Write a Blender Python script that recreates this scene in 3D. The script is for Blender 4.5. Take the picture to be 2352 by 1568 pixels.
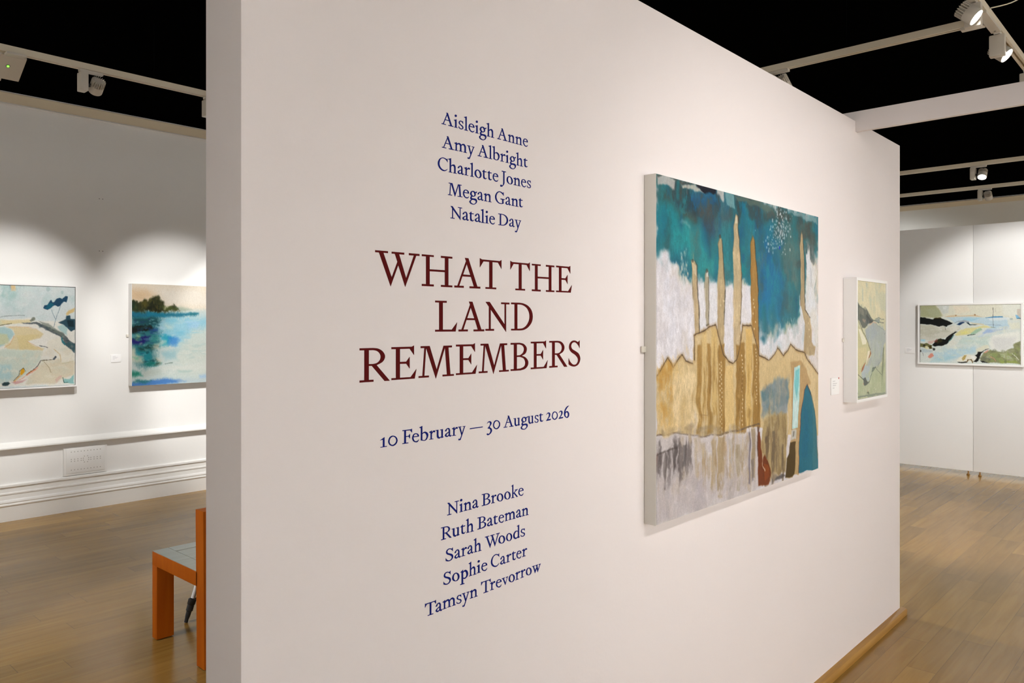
import bpy, bmesh, math, random
import numpy as np
from mathutils import Vector, Matrix
from mathutils.geometry import tessellate_polygon

for o in list(bpy.data.objects):
    bpy.data.objects.remove(o)
S = bpy.context.scene
COL = S.collection
R = math.radians

# ------------------------------------------------------------------ camera
cam_data = bpy.data.cameras.new('camera')
cam = bpy.data.objects.new('camera', cam_data)
COL.objects.link(cam)
cam.location = (0, 0, 1.5)
cam.rotation_euler = (R(90), 0, math.atan2(2810 - 1176, 1783))
cam_data.sensor_width = 36
cam_data.lens = 1783 / 2352 * 36
cam_data.shift_y = -36 / 2352
cam_data.clip_start = .05
S.camera = cam

# ------------------------------------------------------------------ world, exposure, general lamps
S.view_settings.view_transform = 'Standard'
S.view_settings.look = 'None'
S.view_settings.gamma = 1
S.view_settings.use_curve_mapping = False
S.view_settings.exposure = .56
world = bpy.data.worlds.new('world')
S.world = world
world.use_nodes = True
world.node_tree.nodes['Background'].inputs[0].default_value = (1, .96, .9, 1)
world.node_tree.nodes['Background'].inputs[1].default_value = 0.0

def spot_lamp(name, loc, aim, watt, angle, blend=.6, color=(1, .93, .85), radius=.035):
    d = bpy.data.lights.new(name, 'SPOT')
    d.energy = watt
    d.color = color
    d.spot_size = R(angle)
    d.spot_blend = blend
    d.shadow_soft_size = radius
    o = bpy.data.objects.new(name, d)
    COL.objects.link(o)
    o.location = loc
    o.rotation_euler = (Vector(aim) - Vector(loc)).to_track_quat('-Z', 'Y').to_euler()
    return o

WARM = (1, .965, .93)
NEUT = (1, .985, .965)
WASH = (.975, 1, 1.03)
COOL = (.97, 1, 1.03)
# unseen lamps, partly added to lift the ambient light
for fy_, w_ in ((-2.6, 460), (-.6, 560), (1.4, 610), (3.4, 690), (5.4, 820), (7.4, 650)):
    spot_lamp('unseen_lamp', (2.9, fy_, 2.9), (5.0, fy_, 1.1), w_, 105, 1, WASH, .06)  # added: right-wall bounce that brightens the partition
spot_lamp('unseen_lamp', (.75, 1.2, 2.9), (-1.24, 2.6, 1.05), 26, 84, 1, WARM)
spot_lamp('unseen_lamp', (.70, 1.9, 2.9), (-1.24, 3.0, .95), 60, 78, .9, WARM, .018)
spot_lamp('unseen_lamp', (.75, 3.4, 2.9), (-1.24, 2.9, 1.0), 22, 74, 1, WARM)
for fx_, w_ in ((-5.2, 300), (-2.6, 290), (.6, 170), (3.2, 70)):
    spot_lamp('unseen_lamp', (fx_, -2.2, 2.9), (fx_, -4.6, 1.2), w_, 120, 1, COOL, .1)  # added: ambient bounce off the front wall
for fy_ in (-2.2, -.8, .45, 3.9, 5.3, 6.7, 8.1):
    spot_lamp('unseen_lamp', (-4.685, fy_, 2.85), (-6.89, fy_, 1.25), 120, 46, .4, NEUT)  # added along the left wall to fill the left room with bounce
for fy_ in (1.4, 3.0, 4.6):
    spot_lamp('unseen_lamp', (-3.1, fy_, 2.9), (-1.37, fy_, 1.0), 85, 80, 1, NEUT)  # added behind the partition to brighten the left floor by bounce
spot_lamp('unseen_lamp', (-3.9, .1, 2.9), (-3.5, 1.9, 0), 80, 46, .35, NEUT)
for fy_ in (1.3, 2.2, 3.1, 4.0):
    spot_lamp('unseen_lamp', (-4.9, fy_, 2.9), (-6.89, fy_, .2), 100, 29, 1, NEUT)  # added fill for the lower part of the left wall
spot_lamp('unseen_lamp', (-4.4, -1.0, 2.9), (-5.2, .7, 0), 90, 50, .5, NEUT)
for fx_ in (-4.0, -.5, 3.0):
    spot_lamp('unseen_lamp', (fx_, 10.3, 2.9), (fx_, 12.5, .9), 260, 110, 1, COOL, .1)  # added to raise the ambient light at the far end

# ------------------------------------------------------------------ helpers
def tag(o, label=None, cat=None, group=None, kind=None):
    if label: o['label'] = label
    if cat: o['category'] = cat
    if group: o['group'] = group
    if kind: o['kind'] = kind
    return o

def thing(name, label, cat, loc, group=None):
    o = bpy.data.objects.new(name, None)
    o.empty_display_size = .1
    COL.objects.link(o)
    o.location = loc
    return tag(o, label, cat, group)

class MB:
    """collects shapes in world coordinates and links them as ONE mesh object"""
    def __init__(s):
        s.bm = bmesh.new()
    def _bev(s, geom, w, seg=2):
        if w:
            es = list({e for f in geom for e in f.edges})
            bmesh.ops.bevel(s.bm, geom=es, offset=w, segments=seg, affect='EDGES', profile=.6)
    def box(s, x0, y0, z0, x1, y1, z1, bev=0):
        v = [s.bm.verts.new(p) for p in ((x0,y0,z0),(x1,y0,z0),(x1,y1,z0),(x0,y1,z0),(x0,y0,z1),(x1,y0,z1),(x1,y1,z1),(x0,y1,z1))]
        fs = [s.bm.faces.new([v[i] for i in q]) for q in ((0,3,2,1),(4,5,6,7),(0,1,5,4),(1,2,6,5),(2,3,7,6),(3,0,4,7))]
        s._bev(fs, bev)
        return s
    def obox(s, c, ax, ay, az, hx, hy, hz, bev=0):
        """box with its own axes"""
        c, ax, ay, az = Vector(c), Vector(ax).normalized(), Vector(ay).normalized(), Vector(az).normalized()
        v = [s.bm.verts.new(c + ax*(hx*i) + ay*(hy*j) + az*(hz*k)) for k in (-1,1) for i, j in ((-1,-1),(1,-1),(1,1),(-1,1))]
        fs = [s.bm.faces.new([v[i] for i in q]) for q in ((0,3,2,1),(4,5,6,7),(0,1,5,4),(1,2,6,5),(2,3,7,6),(3,0,4,7))]
        s._bev(fs, bev)
        return s
    def lathe(s, base, axis, prof, n=32):
        """prof: (distance along the axis, radius)"""
        axis = Vector(axis).normalized(); base = Vector(base)
        t = axis.orthogonal().normalized(); u = axis.cross(t)
        rings = []
        for h, r in prof:
            if r < 1e-6:
                rings.append([s.bm.verts.new(base + axis*h)])
            else:
                rings.append([s.bm.verts.new(base + axis*h + (t*math.cos(a) + u*math.sin(a))*r) for a in (2*math.pi*k/n for k in range(n))])
        for a, b in zip(rings, rings[1:]):
            for k in range(n):
                k2 = (k+1) % n
                if len(a) == 1 and len(b) == 1: continue
                if len(a) == 1: s.bm.faces.new((a[0], b[k2], b[k]))
                elif len(b) == 1: s.bm.faces.new((a[k], a[k2], b[0]))
                else: s.bm.faces.new((a[k], a[k2], b[k2], b[k]))
        if len(rings[0]) > 1: s.bm.faces.new(rings[0][::-1])
        if len(rings[-1]) > 1: s.bm.faces.new(rings[-1])
        return s
    def tube(s, pts, r, n=10):
        pts = [Vector(p) for p in pts]
        rings = []
        for i, p in enumerate(pts):
            d = (pts[min(i+1, len(pts)-1)] - pts[max(i-1, 0)]).normalized()
            t = d.cross(Vector((.31,.17,.93))).normalized(); u = d.cross(t)
            rr = r[i] if isinstance(r, (list, tuple)) else r
            rings.append([s.bm.verts.new(p + (t*math.cos(a) + u*math.sin(a))*rr) for a in (2*math.pi*k/n for k in range(n))])
        for a, b in zip(rings, rings[1:]):
            for k in range(n):
                s.bm.faces.new((a[k], a[(k+1)%n], b[(k+1)%n], b[k]))
        s.bm.faces.new(rings[0][::-1]); s.bm.faces.new(rings[-1])
        return s
    def extrude(s, prof, fn0, fn1):
        """closed 2D profile swept between two places"""
        a = [s.bm.verts.new(fn0(p)) for p in prof]; b = [s.bm.verts.new(fn1(p)) for p in prof]
        n = len(prof)
        for k in range(n):
            s.bm.faces.new((a[k], a[(k+1)%n], b[(k+1)%n], b[k]))
        s.bm.faces.new(a[::-1]); s.bm.faces.new(b)
        return s
    def frame(s, lo, hi, w, fn, d0, d1, bev=0):
        """mitred rectangular frame in a plane; fn(a, z, depth) gives the point"""
        for (a0, z0, a1, z1) in ((lo[0], lo[1], hi[0], lo[1]), (hi[0], lo[1], hi[0], hi[1]), (hi[0], hi[1], lo[0], hi[1]), (lo[0], hi[1], lo[0], lo[1])):
            ia = lambda a: lo[0]+w if a == lo[0] else hi[0]-w
            iz = lambda z: lo[1]+w if z == lo[1] else hi[1]-w
            q = [(a0, z0), (a1, z1), (ia(a1), iz(z1)), (ia(a0), iz(z0))]
            v = [s.bm.verts.new(fn(a, z, d)) for d in (d0, d1) for a, z in q]
            fs = [s.bm.faces.new([v[i] for i in qq]) for qq in ((0,3,2,1),(4,5,6,7),(0,1,5,4),(1,2,6,5),(2,3,7,6),(3,0,4,7))]
        return s
    def build(s, name, mat, parent=None, smooth=True, label=None, kind=None):
        me = bpy.data.meshes.new(name)
        bmesh.ops.recalc_face_normals(s.bm, faces=s.bm.faces[:])
        off = Vector(WLOC(parent)) if parent else Vector((0,0,0))
        for v in s.bm.verts: v.co -= off
        s.bm.to_mesh(me); s.bm.free()
        me.materials.append(mat)
        if smooth and len(me.polygons) > 6:
            me.polygons.foreach_set('use_smooth', [True]*len(me.polygons))
            me.set_sharp_from_angle(angle=R(32))
        o = bpy.data.objects.new(name, me)
        COL.objects.link(o)
        if parent: o.parent = parent
        if label: o['label'] = label
        if kind: o['kind'] = kind
        return o

def WLOC(o):
    v = Vector(o.location)
    while o.parent:
        o = o.parent; v = v + Vector(o.location)
    return v

# ------------------------------------------------------------------ materials
def material(name, color, rough=.6, metal=0, spec=.5, noise=None, bump=None, emit=None, coat=0):
    m = bpy.data.materials.new(name); m.use_nodes = True
    nt = m.node_tree; b = nt.nodes['Principled BSDF']
    b.inputs['Base Color'].default_value = (*color, 1)
    b.inputs['Roughness'].default_value = rough
    b.inputs['Metallic'].default_value = metal
    b.inputs['Specular IOR Level'].default_value = spec
    b.inputs['Coat Weight'].default_value = coat
    tc = nt.nodes.new('ShaderNodeTexCoord')
    if noise:
        sc, amt = noise
        n = nt.nodes.new('ShaderNodeTexNoise'); n.inputs['Scale'].default_value = sc; n.inputs['Detail'].default_value = 5
        nt.links.new(tc.outputs['Object'], n.inputs['Vector'])
        mx = nt.nodes.new('ShaderNodeMix'); mx.data_type = 'RGBA'
        mx.inputs['A'].default_value = (*[c*(1-amt) for c in color], 1); mx.inputs['B'].default_value = (*[min(1, c*(1+amt)) for c in color], 1)
        nt.links.new(n.outputs['Fac'], mx.inputs['Factor']); nt.links.new(mx.outputs['Result'], b.inputs['Base Color'])
    if bump:
        sc, st = bump
        n = nt.nodes.new('ShaderNodeTexNoise'); n.inputs['Scale'].default_value = sc; n.inputs['Detail'].default_value = 6
        nt.links.new(tc.outputs['Object'], n.inputs['Vector'])
        bp = nt.nodes.new('ShaderNodeBump'); bp.inputs['Strength'].default_value = st; bp.inputs['Distance'].default_value = .01
        nt.links.new(n.outputs['Fac'], bp.inputs['Height']); nt.links.new(bp.outputs['Normal'], b.inputs['Normal'])
    if emit:
        b.inputs['Emission Color'].default_value = (*emit[0], 1); b.inputs['Emission Strength'].default_value = emit[1]
    return m

def lin(*c):
    return tuple((x/255/12.92 if x <= 10 else ((x/255+.055)/1.055)**2.4) for x in c)

M = {}
M['partition'] = material('partition_paint', (.805, .745, .73), .55, noise=(2.5, .012), bump=(90, .03))
M['wall'] = material('white_wall_paint', (.82, .81, .785), .6, noise=(3, .02), bump=(14, .12))
M['panel'] = material('panel_paint', (.82, .815, .80), .5, bump=(60, .02))
M['shade_wall'] = material('far_wall_shaded_paint', (.72, .70, .64), .6, bump=(20, .05))  # the far wall's shade is put into this darker colour
M['trim'] = material('trim_gloss_paint', (.80, .785, .75), .35, bump=(30, .02))
M['cornice'] = material('cornice_paint', (.62, .54, .40), .55)
M['black'] = material('black_ceiling_paint', (.0012, .0012, .0012), .95, spec=0)
M['rod'] = material('black_rod', (.002, .002, .002), .9, spec=0)
M['track'] = material('track_white', (.62, .55, .42), .45)
M['fixture'] = material('fixture_white', (.53, .485, .41), .42)
M['joint'] = material('fixture_dark', (.012, .012, .012), .5)
M['lens'] = material('lit_lens', (.9, .9, .9), .3, emit=((1, .98, .96), 14))
M['bezel'] = material('bezel', (.5, .5, .52), .25)
M['led'] = material('green_led', (.1, .8, .1), .3, emit=((.12, 1, .03), 3))
M['navy'] = material('navy_vinyl', lin(20, 31, 112), .7, spec=.05)
M['maroon'] = material('maroon_vinyl', lin(90, 21, 21), .7, spec=.05)
M['canvas_edge'] = material('canvas_edge', (.74, .71, .65), .8, bump=(400, .05))
M['frame'] = material('frame_white', (.84, .83, .81), .4)
M['card'] = material('label_card', (.86, .85, .84), .6)
M['ink'] = material('grey_print', (.60, .59, .60), .7)
M['dot'] = material('red_dot', lin(190, 50, 45), .5)
M['clip'] = material('mirror_plate', (.72, .68, .6), .4, metal=.2)
M['steel'] = material('brushed_steel', (.62, .62, .62), .3, metal=.9)
M['rubber'] = material('black_plastic', (.008, .008, .008), .5)
M['brass'] = material('brass_foot', (.30, .15, .03), .4, metal=.3)
M['hole'] = material('dark_hole', (.12, .11, .10), .9)
M['perforation'] = material('vent_hole', (.45, .43, .40), .9)
M['vent'] = material('vent_paint', (.80, .79, .765), .45)

def wood(name, c0, c1, rough, scale=(40, 2.2, 40), coat=0, bump=.05, spec=.3):
    m = bpy.data.materials.new(name); m.use_nodes = True
    nt = m.node_tree; b = nt.nodes['Principled BSDF']; b.inputs['Roughness'].default_value = rough; b.inputs['Coat Weight'].default_value = coat; b.inputs['Coat Roughness'].default_value = .12; b.inputs['Specular IOR Level'].default_value = spec
    tc = nt.nodes.new('ShaderNodeTexCoord'); mp = nt.nodes.new('ShaderNodeMapping'); mp.inputs['Scale'].default_value = scale
    n = nt.nodes.new('ShaderNodeTexNoise'); n.inputs['Scale'].default_value = 1; n.inputs['Detail'].default_value = 6; n.inputs['Distortion'].default_value = .6
    cr = nt.nodes.new('ShaderNodeValToRGB'); cr.color_ramp.elements[0].position = .3; cr.color_ramp.elements[1].position = .72
    cr.color_ramp.elements[0].color = (*c0, 1); cr.color_ramp.elements[1].color = (*c1, 1)
    nt.links.new(tc.outputs['Object'], mp.inputs['Vector']); nt.links.new(mp.outputs['Vector'], n.inputs['Vector'])
    nt.links.new(n.outputs['Fac'], cr.inputs['Fac']); nt.links.new(cr.outputs['Color'], b.inputs['Base Color'])
    bp = nt.nodes.new('ShaderNodeBump'); bp.inputs['Strength'].default_value = bump; bp.inputs['Distance'].default_value = .004
    nt.links.new(n.outputs['Fac'], bp.inputs['Height']); nt.links.new(bp.outputs['Normal'], b.inputs['Normal'])
    return m
M['bench'] = wood('orange_beech', (.44, .092, .002), (.53, .13, .004), .6, scale=(16, 16, 2.5), spec=.12)
M['bench_top'] = wood('bench_pad', (.40, .37, .29), (.46, .43, .35), .25, coat=.2)
M['plinth'] = wood('oak_plinth', (.30, .14, .022), (.42, .22, .05), .45)

def floor_material():
    m = bpy.data.materials.new('oak_planks'); m.use_nodes = True
    nt = m.node_tree; L = nt.links.new; b = nt.nodes['Principled BSDF']
    def math_(op, a, c=None, clamp=False):
        n = nt.nodes.new('ShaderNodeMath'); n.operation = op; n.use_clamp = clamp
        for i, v in enumerate((a, c)):
            if v is None: continue
            if isinstance(v, (int, float)): n.inputs[i].default_value = v
            else: L(v, n.inputs[i])
        return n.outputs[0]
    tc = nt.nodes.new('ShaderNodeTexCoord'); sp = nt.nodes.new('ShaderNodeSeparateXYZ'); L(tc.outputs['Object'], sp.inputs[0])
    W, LEN = .1172, 1.15
    xi = math_('DIVIDE', math_('ADD', sp.outputs['X'], 1.03 + 60*W), W)
    row = math_('FLOOR', xi)
    wn = nt.nodes.new('ShaderNodeTexWhiteNoise'); wn.noise_dimensions = '1D'; L(row, wn.inputs['W'])
    yo = math_('ADD', math_('DIVIDE', math_('SUBTRACT', sp.outputs['Y'], 4.25), LEN), math_('MULTIPLY', wn.outputs['Value'], 7.0))
    seg = math_('FLOOR', yo)
    cb = nt.nodes.new('ShaderNodeCombineXYZ'); L(row, cb.inputs[0]); L(seg, cb.inputs[1])
    wn2 = nt.nodes.new('ShaderNodeTexWhiteNoise'); wn2.noise_dimensions = '2D'; L(cb.outputs[0], wn2.inputs['Vector'])
    # seams
    fx = math_('FRACT', xi); fy = math_('FRACT', yo)
    ex = math_('MINIMUM', fx, math_('SUBTRACT', 1, fx)); ey = math_('MINIMUM', fy, math_('SUBTRACT', 1, fy))
    seam = math_('MAXIMUM', math_('LESS_THAN', ex, .010), math_('LESS_THAN', ey, .0014))
    # grain
    mp = nt.nodes.new('ShaderNodeMapping'); mp.inputs['Scale'].default_value = (30, 2.2, 1)
    off = nt.nodes.new('ShaderNodeVectorMath'); off.operation = 'ADD'
    cb2 = nt.nodes.new('ShaderNodeCombineXYZ'); L(math_('MULTIPLY', wn2.outputs['Value'], 9.0), cb2.inputs[1]); L(math_('MULTIPLY', wn2.outputs['Value'], 40.0), cb2.inputs[2])
    L(tc.outputs['Object'], off.inputs[0]); L(cb2.outputs[0], off.inputs[1]); L(off.outputs[0], mp.inputs['Vector'])
    n = nt.nodes.new('ShaderNodeTexNoise'); n.inputs['Scale'].default_value = 1; n.inputs['Detail'].default_value = 7; n.inputs['Distortion'].default_value = .8; L(mp.outputs[0], n.inputs['Vector'])
    n2 = nt.nodes.new('ShaderNodeTexNoise'); n2.inputs['Scale'].default_value = 1; n2.inputs['Detail'].default_value = 2
    mp2 = nt.nodes.new('ShaderNodeMapping'); mp2.inputs['Scale'].default_value = (14, 3.0, 1); L(off.outputs[0], mp2.inputs['Vector']); L(mp2.outputs[0], n2.inputs['Vector'])
    cr = nt.nodes.new('ShaderNodeValToRGB'); e = cr.color_ramp.elements
    e[0].position = .28; e[0].color = (.29, .155, .032, 1); e[1].position = .75; e[1].color = (.375, .215, .052, 1)
    L(n.outputs['Fac'], cr.inputs['Fac'])
    knot = math_('SUBTRACT', 1, math_('MULTIPLY', math_('LESS_THAN', n2.outputs['Fac'], .30), .10))
    vr = math_('MULTIPLY', math_('ADD', .84, math_('MULTIPLY', wn2.outputs['Value'], .32)), knot)
    hs = nt.nodes.new('ShaderNodeHueSaturation'); L(cr.outputs['Color'], hs.inputs['Color']); L(vr, hs.inputs['Value'])
    mx = nt.nodes.new('ShaderNodeMix'); mx.data_type = 'RGBA'; L(math_('MULTIPLY', seam, .4), mx.inputs['Factor']); L(hs.outputs['Color'], mx.inputs['A']); mx.inputs['B'].default_value = (.05, .025, .008, 1)
    L(mx.outputs['Result'], b.inputs['Base Color'])
    L(math_('ADD', .14, math_('MULTIPLY', n.outputs['Fac'], .14)), b.inputs['Roughness'])
    b.inputs['Specular IOR Level'].default_value = .24
    return m
M['floor'] = floor_material()

def painted_material(name, rough=.5, spec=.2, bump=.2):
    """oil paint: colours laid on the canvas mesh as a colour attribute, brush relief from stretched noise"""
    m = bpy.data.materials.new(name); m.use_nodes = True
    nt = m.node_tree; L = nt.links.new; b = nt.nodes['Principled BSDF']; b.inputs['Roughness'].default_value = rough; b.inputs['Specular IOR Level'].default_value = spec
    at = nt.nodes.new('ShaderNodeAttribute'); at.attribute_name = 'paint'
    tc = nt.nodes.new('ShaderNodeTexCoord')
    n = nt.nodes.new('ShaderNodeTexNoise'); n.inputs['Scale'].default_value = 220; n.inputs['Detail'].default_value = 4; L(tc.outputs['Object'], n.inputs['Vector'])
    hs = nt.nodes.new('ShaderNodeHueSaturation'); L(at.outputs['Color'], hs.inputs['Color'])
    mr = nt.nodes.new('ShaderNodeMapRange'); mr.inputs['From Min'].default_value = .3; mr.inputs['From Max'].default_value = .7; mr.inputs['To Min'].default_value = .93; mr.inputs['To Max'].default_value = 1.07
    L(n.outputs['Fac'], mr.inputs['Value']); L(mr.outputs['Result'], hs.inputs['Value']); L(hs.outputs['Color'], b.inputs['Base Color'])
    bp = nt.nodes.new('ShaderNodeBump'); bp.inputs['Strength'].default_value = bump; bp.inputs['Distance'].default_value = .002; L(n.outputs['Fac'], bp.inputs['Height']); L(bp.outputs['Normal'], b.inputs['Normal'])
    return m

# ------------------------------------------------------------------ the setting
XP, XQ = -1.241, -1.370          # faces of the partition
YP0, YP1 = .667, 4.342
HP = 2.437
XW = -6.89                       # left wall
YB = 12.53                       # far wall
ZC = 3.30                        # ceiling

def struct(name, mb, mat):
    o = mb.build(name, mat); o['kind'] = 'structure'; return o

struct('floor', MB().box(-7.2, -4.8, -.1, 5.3, 12.9, 0), M['floor'])
struct('ceiling', MB().box(-7.2, -4.8, ZC, 5.3, 12.9, ZC + .1), M['black'])
wl = struct('wall_left', MB().box(-7.09, -4.6, 0, XW, YB, ZC), M['wall'])
for z in (2.556, 2.122):
    for dy in (0, .027):
        MB().lathe((XW - .004, 2.44 + dy, z), (1, 0, 0), ((0, .0035), (.0046, .0035)), 12).build('screw_hole', M['hole'], wl)
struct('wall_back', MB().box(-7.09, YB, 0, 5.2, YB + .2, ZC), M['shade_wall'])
struct('wall_right', MB().box(5.0, -4.6, 0, 5.2, YB, ZC), M['wall'])
struct('wall_front', MB().box(-7.09, -4.8, 0, 5.2, -4.6, ZC), M['wall'])

# cornices
corn = [(0, 3.215), (.012, 3.212), (.014, 3.222), (.05, 3.262), (.055, 3.276), (.05, 3.282), (0, 3.29)]
struct('trim_1', MB().extrude(corn, lambda p: (XW + p[0], -4.6, p[1]), lambda p: (XW + p[0], YB, p[1])), M['cornice'])
struct('trim_2', MB().extrude(corn, lambda p: (XW, YB - p[0], p[1]), lambda p: (5.0, YB - p[0], p[1])), M['cornice'])
struct('trim_4', MB().extrude([(0, 3.196), (.010, 3.196), (.014, 3.203), (.010, 3.210), (0, 3.2115)], lambda p: (XW + p[0], -4.6, p[1]), lambda p: (XW + p[0], YB, p[1])), M['trim'])
# picture-lit dado ledge and the stepped skirting of the left wall
dado = [(0, .603), (.006, .600), (.046, .572), (.050, .566), (.050, .556), (.046, .552), (0, .552)]
struct('trim_3', MB().extrude(dado, lambda p: (XW + p[0], -4.6, p[1]), lambda p: (XW + p[0], YB, p[1])), M['trim'])
skirt = [(0, .284), (.016, .281), (.020, .276), (.020, .262), (.010, .256), (.010, .220), (.018, .216), (.018, .206), (.012, .198), (.014, .166), (.026, .158), (.030, .146), (.026, .136), (.030, .130), (.030, .122), (.022, .114), (.022, 0), (0, 0)]
struct('baseboard_left', MB().extrude(skirt, lambda p: (XW + p[0], -4.6, p[1]), lambda p: (XW + p[0], YB, p[1])), M['trim'])

# the free-standing partition wall with the exhibition title
struct('wall_partition', MB().box(XQ, YP0, 0, XP, YP1, HP, .0025), M['partition'])
pl = MB()
prof = [(0, 0), (.030, 0), (.030, .024), (.026, .031), (.018, .034), (0, .034)]
pl.extrude(prof, lambda p: (XP + p[0], YP0 - .0, p[1]), lambda p: (XP + p[0], YP1 + .018, p[1]))
struct('baseboard_partition', pl, M['plinth'])

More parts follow.
